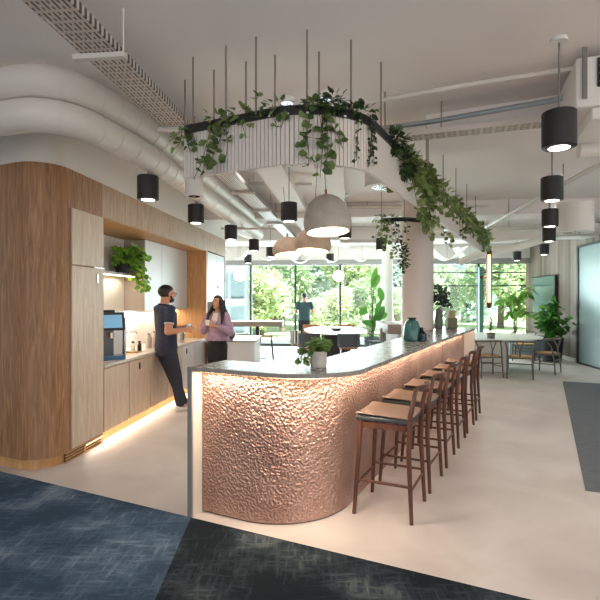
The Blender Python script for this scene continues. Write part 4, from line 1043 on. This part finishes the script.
dchair('brown-backed chair on the far left side of the white table', .35, 15.2, PI, TERRA)
dchair('brown-backed chair on the far right side of the white table', 1.45, 15.2, PI, TERRA)
dchair('grey chair at the right end of the white table near the banana plant', 2.05, 13.2, 1.4, GREYFAB, GREYFAB)
# high wooden counter behind column
t = thing('high_counter', 'brown wooden high counter behind the thick column', 'table', (2.2,11.2,0))
MB().box((2.35,11.0,.97), (1.05,1.6,.2)).build('tabletop', OAKT, t, world=True, bevel=.01); MB().box((2.35,11.0,.43), (.5,.9,.86)).build('base', WHITE, t, world=True)
t = thing('floor_lamp', 'short metal arm with round wooden disc beside the slim column', 'lamp', (1.75,10.6,0))
MB().tube([(1.75,10.6,0),(1.75,10.6,.84),(1.45,10.6,.86)], .018, 8).build('arm', GREYMET, t, world=True); MB().cyl((1.45,10.6,0), .12, 0, .02, 20).build('foot', GREYMET, t, world=True)
MB().box((1.75,10.6,.84), (.05,.22,.26)).build('disc', OAKT, t, world=True, bevel=.02)
# banana plant
def bigpot(t, R, H, m): MB().lathe([(0,0),(R*.75,0),(R*.8,.01),(R,H),(R*.9,H),(R*.88,H-.04),(0,H-.04)], (0,0,0), 28).build('pot', m, t); MB().cyl((0,0,0), R*.86, H-.045, H-.03, 20).build('soil', SOIL, t)
def bigleaf(mb, base, tip, n, w, seg=8, cup=.15):
    base, tip = Vector(base), Vector(tip); d = tip-base; L = d.length; d.normalize(); r = d.cross(Vector(n)).normalized(); nn = r.cross(d)
    vs = []; fs = []
    for k in range(seg+1):
        t = k/seg; ww = w*math.sin(PI*min(1,t*.92+.05))**.7*(1 if t < .98 else .1); c = base+d*L*t-nn*(t*t)*L*.18
        vs += [c-r*ww+nn*cup*ww, c, c+r*ww+nn*cup*ww]
    for k in range(seg): a_ = 3*k; fs += [(a_,a_+3,a_+4,a_+1), (a_+1,a_+4,a_+5,a_+2)]
    mb.add(vs, fs)
t = thing('banana_plant', 'tall banana-leaf plant in a grey pot left of the slim column', 'plant', (2.1,14.3,0))
bigpot(t, .24, .5, mat('blue_grey_pot', (104,112,122), .6))
lf, stb = MB(), MB()
for (bx, bz, tx, tz, w) in ((.1,1.2,.3,1.6,.06),(.05,1.95,.22,2.35,.10),(-.0,1.95,.12,2.5,.09),(.3,1.55,.22,1.95,.10),(-.35,1.15,-.12,1.35,.12),(.0,1.0,.5,1.2,.13),(.1,.85,-.3,.95,.1),(.05,.9,.38,1.42,.12),(0,.8,.2,.95,.1)):
    bigleaf(lf, (bx,rnd.uniform(-.1,.1),bz), (tx,rnd.uniform(-.15,.15),tz), (0,-1,.25), w)
    stb.tube([(0,0,.4),(bx*.5,0,.4+(bz-.4)*.6),(bx,0,bz)], .015, 6)
lf.build('leaves', LEAFN, t); stb.build('stems', LEAFN, t)
# palm
p = P(515, 299, 14.2); t = thing('potted_palm', 'feathery palm standing by the window behind the round table', 'plant', (p.x,p.y,0))
bigpot(t, .25, .45, mat('white_pot', (200,198,194), .5))
lf, stb = MB(), MB(); r2 = random.Random(2)
for k in range(15):
    th = 2*PI*k/15+r2.uniform(-.2,.2); R = r2.uniform(.12,.5); H = r2.uniform(1.15,1.95)
    pts = cat([(0,0,.4), (R*.25*math.cos(th),R*.25*math.sin(th),.4+(H-.4)*.75), (R*.7*math.cos(th),R*.7*math.sin(th),H), (R*1.05*math.cos(th),R*1.05*math.sin(th),H-.12)], 5); stb.tube(pts, .009, 5)
    for i in range(5, len(pts)-1):
        d = (pts[i+1]-pts[i]).normalized(); s_ = d.cross(Vector((0,0,1))).normalized()
        for sg in (-1,1):
            for q in range(2): lf.leaf(pts[i].lerp(pts[i+1], q*.5), d*.6+s_*sg+Vector((0,0,.15)), (0,0,1), .26, .03)
lf.build('fronds', LEAFB, t, smooth=0); stb.build('stems', LEAF, t)
# fiddle leaf by wall
p = P(552, 361, 12.5); t = thing('potted_fig', 'dense leafy fig in a tall black pot against the plank wall', 'plant', (p.x,p.y,0))
bigpot(t, .27, .62, DARK)
lf, stb = MB(), MB(); r2 = random.Random(4)
for k in range(16):
    e = Vector((r2.uniform(-.42,.28), r2.uniform(-.4,.3), r2.uniform(.75,1.5))); pts = [Vector((0,0,.55)), Vector((e.x*.4,e.y*.4,.55+(e.z-.55)*.5)), e]; MB().tube(pts, .012, 5).build('branch', STEM, t)
    for q in range(20):
        c = pts[1].lerp(pts[2], r2.random()); c = c+Vector((r2.gauss(0,.05),r2.gauss(0,.05),r2.gauss(0,.05))); d = Vector((r2.gauss(0,1),r2.gauss(-.3,1),r2.gauss(.35,.6)))
        lf.leaf(c, d, (0,-.6,.8), r2.uniform(.14,.22), .12)
lf.build('leaves', leafmat('leaf_fig', (36,84,26), (62,122,42), (110,168,70)), t, smooth=0)
# basket & low cabinet by the window
p = P(528, 334, 13.6); t = thing('low_cabinet', 'low pale blue-grey cabinet behind the round table', 'cabinet', (p.x,p.y,0))
MB().box((0,0,.3),(1.2,.45,.6)).build('body', mat('bluegrey_lam', (140,156,166), .5), t, bevel=.01); MB().box((0,0,.615),(1.24,.48,.03)).build('top', WHITE, t)
tag(MB().lathe([(0,0),(.1,0),(.17,.1),(.15,.24),(.1,.27),(.08,.27),(0,.2)], (0,0,0), 24).build('woven_basket', mat('basket', (178,164,140), .8), loc=(p.x+.05,p.y,.631)), 'round beige basket on the low cabinet between palm and fig', 'basket')
# round table
t = thing('round_table', 'big white round table with white panel base at the right', 'table', (4.3,11.5,0))
TW = mat('table_stone', (226,222,216), .3)
MB().lathe([(0,.70),(1.20,.70),(1.26,.715),(1.27,.74),(0,.74)], (4.3,11.5,0), 64).build('tabletop', TW, t, world=True)
MB().prism([(3.7,10.75),(4.55,10.65),(4.95,11.6),(4.55,12.4),(3.8,12.2)], 0, .699).build('base', WHITE, t, world=True, bevel=.02)
p = P(491, 338.5, 10.7); t = thing('potted_plant', 'little plant in a dark grey pot on the round table', 'plant', (p.x,p.y,.74))
MB().lathe([(0,0),(.08,0),(.09,.13),(.08,.13),(0,.12)], (0,0,0), 20).build('pot', GREYMET, t)
lf = MB(); r2 = random.Random(9)
for k in range(46):
    z = r2.uniform(.13,.4); lf.leaf((0,0,z), (r2.gauss(0,1),r2.gauss(0,1),.6), (0,0,1), .11*(1.15-z*1.2), .05)
MB().tube([(0,0,.12),(0,0,.42)], .005, 5).build('stem', STEM, t); lf.build('leaves', LEAF, t, smooth=0)
# wishbone chairs
def wishbone():
    t = thing('wishbone_chair', '', 'chair')
    MB().rings([((0,0,.425),.225,.215),((0,0,.45),.235,.225)], 4*6).build('seat', CORD, t)
    for sx in (-1,1):
        MB().tube([(sx*.25,.22,0),(sx*.24,.21,.44)], [.014,.018], 8).build('leg', CHAIRGREY, t)
        MB().tube([(sx*.24,-.22,0),(sx*.22,-.2,.3),(sx*.24,-.14,.6),(sx*.27,-.05,.715)], [.014,.018,.016,.013], 8).build('leg', CHAIRGREY, t)
    pts = [(.285*math.cos(a_), -.02-.25*math.sin(a_), .725+.03*math.sin(a_)) for a_ in [PI*k/14 for k in range(15)]]
    pts = [(.285,.12,.715)]+pts+[(-.285,.12,.715)]
    MB().tube(pts, .015, 8, sx=1.3).build('back_rail', CHAIRGREY, t)
    MB().tube([(0,-.21,.44),(0,-.225,.56)], .016, 8).tube([(0,-.225,.55),(.06,-.26,.745)], .011, 8).tube([(0,-.225,.55),(-.06,-.26,.745)], .011, 8).build('y_splat', CHAIRGREY, t)
    st_ = MB()
    for sy in (-1,1): st_.tube([(-.235,sy*.21,.26 if sy>0 else .3),(.235,sy*.21,.26 if sy>0 else .3)], .01, 6).tube([(-.235,sy*.21,.415),(.235,sy*.21,.415)], .013, 6)
    for sx in (-1,1): st_.tube([(sx*.235,-.21,.22),(sx*.245,.21,.22)], .01, 6).tube([(sx*.225,-.2,.415),(sx*.24,.21,.415)], .013, 6)
    st_.build('stretchers', CHAIRGREY, t)
    return t
w0 = wishbone()
for i, (x, y, Yf, rz, l) in enumerate(((487,379,10.12,.12,'wishbone chair with cord seat nearest the end of the bar'), (520,380,9.95,-.42,'middle wishbone chair, seen from behind at the round table'), (547,374,10.6,.85,'rightmost wishbone chair turned towards the round table'), (524,362,12.75,2.6,'wishbone chair on the far side of the round table by the cabinet'))):
    o = w0 if i == 0 else dup(w0); q = P(x, y, Yf); o.location = (q.x, Yf, 0); o.rotation_euler = (0,0,rz); tag(o, l, 'chair', 'wishbone chairs at the round table')
p = P(604, 378, 9.9); t = MB().lathe([(0,0),(.16,0),(.2,.03),(.16,.1),(0,.12)], (0,0,0), 24).build('floor_cushion', mat('tan_cushion', (120,92,66), .8), loc=(p.x,p.y,0)); tag(t, 'edge of a brown cushion on the floor at the right border', 'cushion')
spot('niche_spot', tuple(C(6.2,.3,2.49)), 12, WARMW, 110, .03)
# ================================================================ PEOPLE
def V(*a): return Vector(a)
def add_head(mb, c, M, s=1.0):
    def T(p): return c+M@(Vector(p)*s)
    mb.ell(T((0,-.012,.035)), (.076*s,.096*s,.095*s), 20, 14, M)
    mb.ell(T((0,.024,-.03)), (.062*s,.072*s,.088*s), 20, 14, M)
    mb.ell(T((0,.05,-.09)), (.034*s,.034*s,.026*s), 14, 10, M)
    mb.cap(T((0,.092,.012)), T((0,.112,-.026)), .008*s, .0125*s, 8)
    mb.ell(T((0,.102,-.03)), (.015*s,.009*s,.008*s), 8, 6, M)
    mb.ell(T((0,.08,.028)), (.05*s,.018*s,.01*s), 12, 6, M)
    for sx in (-1,1): mb.ell(T((sx*.077,-.008,-.005)), (.011*s,.02*s,.031*s), 10, 8, M)
    return T
def face_parts(root, T, M, s=1.0, lip=(150,80,76), brow=True):
    for sx in (-1,1):
        MB().ell(T((sx*.028,.083,.006)), (.013*s,.008*s,.0075*s), 12, 8, M).build('eye', mat('eye_white',(225,220,214),.2), root)
        MB().ell(T((sx*.028,.0905,.006)), (.0058*s,.003*s,.006*s), 10, 6, M).build('iris', mat('iris',(40,26,20),.2), root)
        MB().cap(T((sx*.014,.094,.026)), T((sx*.045,.083,.027)), .0035*s, .0025*s, 6).build('eyebrow', HAIR, root)
    MB().ell(T((0,.089,-.058)), (.022*s,.008*s,.0065*s), 12, 6, M).build('lips', mat('lips',lip,.4), root)
def hand(mb, w, d, n, curl=.5, s=1.0, side=1):
    # wrist w, pointing direction d, back of hand normal n; thumb on side*(d x n)
    w, d, n = Vector(w), Vector(d).normalized(), Vector(n); n = (n-d*n.dot(d)).normalized(); r = d.cross(n)*side
    for k in range(4):
        o = (k-1.5)*.019*s
        mb.cap(w, w+d*.085*s+r*(-o), .016*s, .0115*s, 8)
        L = (.078,.088,.083,.065)[k]*s*.42; p = w+d*.088*s-r*o; dd = d.copy(); a = curl*.55
        for j in range(3):
            dd = (dd*math.cos(a)-n*math.sin(a)).normalized(); n2 = n
            q = p+dd*L*(1,.75,.6)[j]; mb.cap(p, q, .0092*s, .0084*s, 8); p = q; a = curl*.8
            dd = (dd-n*a*.5).normalized()
    p = w+d*.025*s+r*.022*s; q = p+(d*.6+r*.75-n*.15).normalized()*.045*s; mb.cap(p, q, .013*s, .0105*s, 8)
    e = q+(d*.9+r*.25-n*.5).normalized()*.032*s; mb.cap(q, e, .0105*s, .009*s, 8)
def hair_cap(c, M, s, back=1.0, fringe=.055, name='hair', extra=None, root=None):
    mb = MB(); mb.ell((0,-.018,.04), (.086,.105,.101), 28, 20)
    for v in mb.v:
        if v.y > -.0 and v.z < fringe+(-.35*max(0,abs(v.x)-.05)): v.x *= .8; v.y = min(v.y, .0)+max(v.y,0)*.5
        if v.z < -.045: v.x *= .75; v.y *= .8; v.z = -.045-(-.045-v.z)*.5*back
        nz = noise.noise(v*38)*.006; v *= 1+nz*4
    for v in mb.v: v[:] = c+M@(v*s)
    if extra: extra(mb)
    return mb.build(name, HAIR, root, remesh=.006)
def leg(mb, hip, knee, ank, r):
    mb.cap(hip, knee, r[0], r[1], 16); mb.cap(knee, ank, r[1], r[2], 14)
def shoe(root, ank, yaw, m, L=.25):
    M = Matrix.Rotation(yaw, 3, 'Z'); mb = MB(); a = Vector((ank[0], ank[1], 0))
    T = lambda p: a+M@Vector(p)
    mb.cap(T((0,-.04,.05)), T((0,.0,.085)), .038, .036, 12)
    mb.cap(T((0,-.045,.035)), T((.0,.13,.03)), .036, .036, 12); mb.ell(T((0,.14,.03)), (.044,.06,.03), 14, 8, M)
    for v in mb.v: v.z = max(v.z, .002)
    mb.build('shoe', m, root, remesh=.006)
def man(label, loc, rz, shirt, trous, H=1.0, detail=True, pose='cup', headyaw=0, skin=SKIN, vox=.0055, glasses=False, beard=False):
    root = thing('person', label, 'person', loc, rz)
    root.scale = (1.1,1.16,1)
    body = MB()
    lean = V(0,-.02,0)
    sh = {1: V(.19,-.02,1.455), -1: V(-.19,-.02,1.455)}
    if pose == 'cup':
        el = {1: V(.245,-.07,1.15), -1: V(-.22,.03,1.16)}; wr = {1: V(.17,.19,1.165), -1: V(-.04,.25,1.19)}
        hips = {1: V(.09,0,.90), -1: V(-.09,0,.90)}; kn = {1: V(.10,.09,.49), -1: V(-.07,.12,.48)}; an = {1: V(.09,.15,.085), -1: V(-.03,.24,.085)}
    else:
        el = {1: V(.27,.03,1.17), -1: V(-.25,.02,1.16)}; wr = {1: V(.14,.22,1.25), -1: V(-.1,.24,1.14)}
        hips = {1: V(.09,0,.90), -1: V(-.09,0,.90)}; kn = {1: V(.10,.02,.49), -1: V(-.10,.02,.49)}; an = {1: V(.11,-.01,.085), -1: V(-.11,-.01,.085)}
    tors = [((0,0,.88),.155,.105),((0,0,1.0),.145,.1),((0,0,1.12),.14,.095),((0,-.005,1.28),.16,.105),((0,-.01,1.40),.172,.105),((0,-.02,1.475),.14,.08),((0,-.02,1.51),.065,.055)]
    body.rings(tors, 24)
    hc = V(0,.014,1.668); M = Matrix.Rotation(headyaw, 3, 'Z')
    body.cap(V(0,-.02,1.47), V(0,-.008,1.62), .058, .054, 16)
    T = add_head(body, hc, M)
    for s in (1,-1):
        body.cap(sh[s], el[s], .056, .046, 14); body.cap(el[s], wr[s], .045, .029, 14)
        dd = (wr[s]-el[s]); hand(body, wr[s], dd+V(-s*.05,0,.03), V(s*.9,0,.35), .75, 1.0, s)
        leg(body, hips[s], kn[s], an[s]+V(0,0,.0), (.08,.052,.036))
        body.cap(an[s], V(an[s].x, an[s].y+.1, .03), .034, .028, 10)
    body.build('body', skin, root, remesh=vox)
    # shirt
    s_ = MB(); s_.rings([((0,0,.91),.176,.128),((0,0,1.0),.166,.12),((0,0,1.12),.162,.114),((0,-.005,1.28),.178,.122),((0,-.01,1.40),.19,.12),((0,-.02,1.47),.165,.098),((0,-.02,1.50),.09,.078)], 28)
    for s in (1,-1):
        c_ = sh[s].lerp(el[s], .62); s_.cap(sh[s]+V(-s*.03,0,-.01), sh[s], .066, .066, 16)
        s_.tube([sh[s], c_], [.064,.058], 18)
    so = s_.build('shirt', shirt, root, remesh=.007)
    TRIM = mat('pale_trim', (190,190,196), .8)
    if detail:
        ring = [V(.068*math.cos(a), -.018+.064*math.sin(a), 1.512-.012*math.sin(a)) for a in [2*PI*k/20 for k in range(21)]]
        MB().tube(ring, .017, 8).build('collar', shirt, root); MB().tube([p+V(0,0,.013) for p in ring], .0045, 6).build('collar_trim', TRIM, root)
        for s in (1,-1):
            c_ = sh[s].lerp(el[s], .62); d_ = (el[s]-sh[s]).normalized(); MB().tube([c_-d_*.006, c_+d_*.008], [.0595,.0595], 20).build('sleeve_trim', TRIM, root)
    t_ = MB(); t_.rings([((0,0,.80),.165,.12),((0,0,.88),.172,.125),((0,0,.96),.16,.118)], 28)
    for s in (1,-1): leg(t_, hips[s]+V(0,0,-.02), kn[s], an[s]+V(0,-.005,.03), (.098,.073,.058))
    t_.build('trousers', trous, root, remesh=.008)
    for s in (1,-1): shoe(root, an[s], -s*.12, SHOE)
    hair_cap(hc, M, .97, .5, .062, root=root)
    face_parts(root, T, M)
    if beard:
        b_ = MB(); b_.ell(hc+M@V(0,.038,-.078), (.054,.058,.046), 18, 12, M); 
        for sx in (-1,1): b_.cap(hc+M@V(sx*.066,.012,-.02), hc+M@V(sx*.05,.04,-.07), .012, .018, 8)
        b_.build('beard', HAIR, root, remesh=.006)
    if glasses:
        g = MB()
        for sx in (-1,1):
            rr = [hc+M@V(sx*.03+.021*math.cos(a), .103, .006+.016*math.sin(a)) for a in [2*PI*k/14 for k in range(15)]]; g.tube(rr, .002, 5)
            g.tube([hc+M@V(sx*.051,.103,.01), hc+M@V(sx*.08,.05,.01), hc+M@V(sx*.083,-.005,.005)], .002, 5)
        g.tube([hc+M@V(-.009,.103,.01), hc+M@V(.009,.103,.01)], .002, 5); g.build('glasses', BLACK, root)
    return root, wr
mloc = V(-1.90, 6.95, 0); mrz = -math.radians(52)
mr_, wr_ = man('man in navy polo leaning on the worktop with crossed ankles, holding a cup', tuple(mloc), mrz, NAVY, TROUS, headyaw=math.radians(8), glasses=True, beard=True)
R_ = Matrix.Rotation(mrz, 3, 'Z')
def cup(label, c):
    t = thing('cup', label, 'cup', tuple(c), group=None)
    MB().lathe([(0,0),(.028,0),(.038,.085),(.034,.085),(.026,.01),(0,.008)], (0,0,0), 24).build('mug', mat('cup_white', (236,234,230), .3), t)
    MB().tube([(.034,0,.07),(.06,0,.06),(.058,0,.03),(.032,0,.02)], .005, 6).build('handle', mat('cup_white',(236,234,230),.3), t)
cup('white cup held by the man in navy', mloc+R_@V(.07,.31,1.16))
wloc = V(-1.40, 8.3, 0); wrz = math.radians(163)
def woman():
    root = thing('person', 'long-haired woman in a lilac blouse and black skirt holding a white cup', 'person', tuple(wloc), wrz)
    body = MB(); k = .925
    tors = [((0,0,.82),.155,.11),((0,0,.93),.13,.095),((0,0,1.02),.115,.085),((0,.0,1.16),.135,.095),((0,.01,1.24),.145,.105),((0,-.01,1.33),.13,.08),((0,-.015,1.385),.06,.05)]
    body.rings(tors, 24)
    hc = V(0,.01,1.535); M = Matrix.Rotation(math.radians(-12), 3, 'Z')@Matrix.Rotation(.1, 3, 'X')
    body.cap(V(0,-.015,1.34), V(0,-.01,1.47), .046, .044, 16)
    T = add_head(body, hc, M, .93)
    sh = {1: V(.16,-.01,1.325), -1: V(-.16,-.01,1.325)}; el = {1: V(.23,.04,1.09), -1: V(-.24,.04,1.07)}; wr = {1: V(.1,.19,1.19), -1: V(-.05,.21,1.16)}
    for s in (1,-1):
        body.cap(sh[s], el[s], .04, .034, 12); body.cap(el[s], wr[s], .033, .022, 12)
        hand(body, wr[s], wr[s]-el[s]+V(-s*.12,0,.0), V(s*.3,.9,.1), .8, .9, s)
        leg(body, V(s*.08,0,.83), V(s*.08,.01,.45), V(s*.08,-.01,.08), (.075,.048,.032)); body.cap(V(s*.08,-.01,.07), V(s*.08,.1,.03), .03, .026, 10)
    body.build('body', SKINW, root, remesh=.0055)
    b_ = MB(); b_.rings([((0,.0,.90),.215,.165),((0,0,.97),.185,.14),((0,0,1.03),.15,.115),((0,.0,1.08),.16,.12),((0,.005,1.2),.165,.125),((0,-.0,1.29),.155,.105),((0,-.01,1.345),.12,.08),((0,-.015,1.37),.075,.06)], 32)
    for v in b_.v:
        if v.z < 1.02: a = math.atan2(v.y, v.x); v.x *= 1+.07*math.sin(9*a); v.y *= 1+.07*math.sin(9*a)
    for s in (1,-1):
        b_.cap(sh[s], sh[s].lerp(el[s], .5), .058, .072, 16); b_.cap(sh[s].lerp(el[s], .5), el[s]+V(s*.01,0,-.02), .072, .078, 16); b_.cap(el[s]+V(s*.01,0,-.02), el[s].lerp(wr[s], .62), .078, .045, 16)
    b_.build('blouse', LILAC, root, remesh=.008)
    MB().rings([((0,.066,1.16),.045,.06),((0,.078,1.24),.066,.066),((0,.045,1.31),.07,.058),((0,.02,1.36),.06,.045)], 20).build('top', CREAM, root, remesh=.006)
    MB().rings([((0,0,.42),.155,.13),((0,0,.62),.17,.14),((0,0,.82),.178,.135),((0,0,.94),.14,.108)], 28).build('skirt', BLACKC, root, remesh=.008)
    for s in (1,-1): shoe(root, V(s*.08,-.01,0), -s*.1, BLACK)
    def locks(mb):
        for s in (1,-1):
            for j in range(5):
                a = .055+.012*j; z0 = 1.57-.02*j
                pts = cat([hc+M@V(s*(.06+.004*j), .01-.025*j, .05), hc+M@V(s*(.09+.002*j), .0-.02*j, -.06), V(s*(.112+.008*j)+.01*math.cos(j*3), .055-.03*j, 1.38), V(s*(.135+.006*j)+.014*math.sin(j*2), .09-.035*j, 1.27), V(s*(.115+.008*j), .1-.04*j, 1.17+.012*j)], 4)
                mb.tube(pts, [.022]*(len(pts)-4)+[.02,.017,.013,.006], 8)
        for j in range(7):
            x = -.09+.03*j; mb.tube(cat([hc+M@V(x*.7,-.08,.03), V(x,-.11,1.4), V(x*1.2,-.12,1.2)], 4), .028, 8)
    hair_cap(hc, M, .96, 1.0, .078, extra=locks, root=root)
    face_parts(root, T, M, .93, (170,70,70))
    MB().tube([V(-.03,.098,1.335), V(0,.135,1.285), V(.03,.098,1.335)], .002, 5).build('necklace', BRASS, root)
    return root
woman(); R_ = Matrix.Rotation(wrz, 3, 'Z')
cup('white cup held in both hands by the woman in lilac', wloc+R_@V(.045,.265,1.17))
man('man in teal t-shirt seen from behind, standing at the far windows', (.14,16.0,0), .1, TEALC, BLACKC, detail=False, pose='stand', vox=.008)

# ================================================================ OUTSIDE
tag(MB().prism([(-40,17.7),(50,17.7),(50,90),(-40,90)], -.5, -.3).build('lawn', GRASS), 'pale sunlit lawn outside the windows', 'lawn')['kind'] = 'structure'
tag(MB().prism([(-12,17.0),(24,15.2),(24,21),(-12,21)], -.3, -.05).build('terrace', PAVE), 'light paved terrace just outside the windows', 'terrace')['kind'] = 'structure'
def crown(n, R, m, seed, L=.28):
    r = random.Random(seed); mb = MB()
    blobs = [(Vector((r.uniform(-.55,.55)*R[0], r.uniform(-.55,.55)*R[1], r.uniform(-.5,.6)*R[2])), r.uniform(.35,.6)) for _ in range(9)]
    for k in range(n):
        c, s = r.choice(blobs); v = Vector((r.gauss(0,1),r.gauss(0,1),r.gauss(0,1))).normalized()*(r.random()**.35)
        p = c+Vector((v.x*R[0]*s, v.y*R[1]*s, v.z*R[2]*s)); d = v+Vector((r.gauss(0,.5),r.gauss(0,.5),r.gauss(0,.5)))
        l = L*r.uniform(.6,1.3); d.normalize(); a = d.cross(Vector((0,0,1))+v*.3).normalized()
        mb.add([p, p+d*l*.5+a*l*.35, p+d*l, p+d*l*.5-a*l*.35], [(0,1,2,3)])
    return mb
protos = []
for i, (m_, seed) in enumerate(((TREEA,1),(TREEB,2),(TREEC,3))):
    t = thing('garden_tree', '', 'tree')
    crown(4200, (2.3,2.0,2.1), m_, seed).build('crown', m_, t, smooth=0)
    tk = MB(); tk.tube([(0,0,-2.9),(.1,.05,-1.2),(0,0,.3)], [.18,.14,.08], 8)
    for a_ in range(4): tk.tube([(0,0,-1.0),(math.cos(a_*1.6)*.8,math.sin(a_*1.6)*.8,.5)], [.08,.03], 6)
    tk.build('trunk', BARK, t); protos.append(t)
trees = [(232,262,34,2,1.0,'blue-green tree behind the glass building at the far left'),(262,300,24,0,.8,'yellow-green tree seen in the second window bay'),(283,280,28,1,1.0,'tall green tree left of the man at the window'),
 (312,270,31,2,1.1,'blue-green tree behind the head of the man at the window'),(328,312,22.5,0,.62,'low yellow-green bush tree right of the man at the window'),(352,280,26,0,.9,'big yellow-green tree behind the white dining table'),
 (372,300,24,1,.75,'green tree behind the banana plant'),(398,275,29,2,1.0,'blue-green tree between the two columns'),(440,290,36,1,.8,'pale green tree behind the branches on the bar'),(500,278,32,1,1.05,'green tree right of the brass tube lamp'),
 (470,300,40,2,.8,'distant tree left of the teal post'),(536,290,30,0,.9,'yellow-green tree beside the plank wall'),(340,240,40,1,1.5,'tallest far tree behind the middle windows'),(275,245,42,2,1.5,'tall far tree behind the second window bay')]
used = set()
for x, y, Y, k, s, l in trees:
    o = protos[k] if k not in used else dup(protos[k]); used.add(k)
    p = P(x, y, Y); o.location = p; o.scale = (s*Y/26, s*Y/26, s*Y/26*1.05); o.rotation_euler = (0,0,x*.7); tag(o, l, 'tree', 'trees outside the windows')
# neighbouring glass building at far left, pale building at right
def block(label, x0, x1, Y, z1, m, cols, rows, d=5):
    t = thing('building', label, 'building', ((x0+x1)/2,Y,0)); MB().prism([(x0,Y),(x1,Y),(x1,Y+d),(x0,Y+d)], -.4, z1).build('walls', m, t, world=True)
    w = (x1-x0)/cols; h = z1/rows
    for i in range(cols):
        for j in range(rows):
            MB().box((x0+w*(i+.5), Y-.04, h*(j+.5)), (w*.8,.06,h*.72)).build('window', mat('far_glass', (92,104,110), .35, spec=.5), t, world=True)
block('neighbouring building with bluish glass grid outside the left windows', -6.0, -2.35, 21.5, 6, mat('facade_pale', (120,130,136), .7), 5, 4)
block('long white building outside behind the branches and teal post', 11, 26, 48, 6.5, mat('facade_white', (236,236,234), .7), 8, 2)

# ================================================================ LIGHT
w = bpy.data.worlds.new('World'); S.world = w; w.use_nodes = True; nt = w.node_tree; bg = nt.nodes['Background']
tcw = nt.nodes.new('ShaderNodeTexCoord'); spw = nt.nodes.new('ShaderNodeSeparateXYZ'); nt.links.new(tcw.outputs['Generated'], spw.inputs[0])
rw = nt.nodes.new('ShaderNodeValToRGB'); rw.color_ramp.elements[0].position = .45; rw.color_ramp.elements[0].color = (.9,.88,.86,1); rw.color_ramp.elements[1].position = .56; rw.color_ramp.elements[1].color = (.92,.96,1,1)
ma = nt.nodes.new('ShaderNodeMath'); ma.operation = 'MULTIPLY_ADD'; ma.inputs[1].default_value = .5; ma.inputs[2].default_value = .5
nt.links.new(spw.outputs['Z'], ma.inputs[0]); nt.links.new(ma.outputs[0], rw.inputs[0]); nt.links.new(rw.outputs[0], bg.inputs[0]); bg.inputs[1].default_value = WORLD
sl_ = bpy.data.lights.new('sun', 'SUN'); sl_.energy = 30; sl_.angle = .03; sl_.color = (1,.96,.88)
so_ = bpy.data.objects.new('sun', sl_); COL.objects.link(so_); so_.rotation_euler = (math.radians(38), 0, math.radians(25))
# daylight entering at the window wall
a_ = QX(340)-WN*.5
wd_ = area('window_daylight', (a_.x-.3, a_.y+.95, 1.5), 9.0, 2.4, 1150, (.93,.975,1), (math.radians(-97), 0, -.11)); wd_.data.specular_factor = .15
# unseen fill spots, added to light the floor and bounce onto the ceiling
for x, y, pw in ((-3.0,1.5,50),(1.2,1.2,60),(3.6,2.2,80),(3.2,5.0,80),(-.7,6.2,40),(4.6,8.6,60)):
    spot('fill_spot', (x,y,CZ-.03), pw, WARMW, 140, .12)
# ================================================================ CAMERA
cd = bpy.data.cameras.new('camera'); cd.sensor_width = 36; cd.lens = F/600*36; cd.shift_y = -1/600; cd.clip_end = 300
co = bpy.data.objects.new('camera', cd); COL.objects.link(co); co.location = (0,0,HC); co.rotation_euler = (PI/2,0,0); S.camera = co
vs_ = S.view_settings; vs_.view_transform = 'Standard'; vs_.look = 'None'; vs_.gamma = 1; vs_.use_curve_mapping = False; vs_.exposure = EXPO
S.cycles.use_denoising = True; S.cycles.max_bounces = 10; S.cycles.diffuse_bounces = 5; S.cycles.transparent_max_bounces = 16
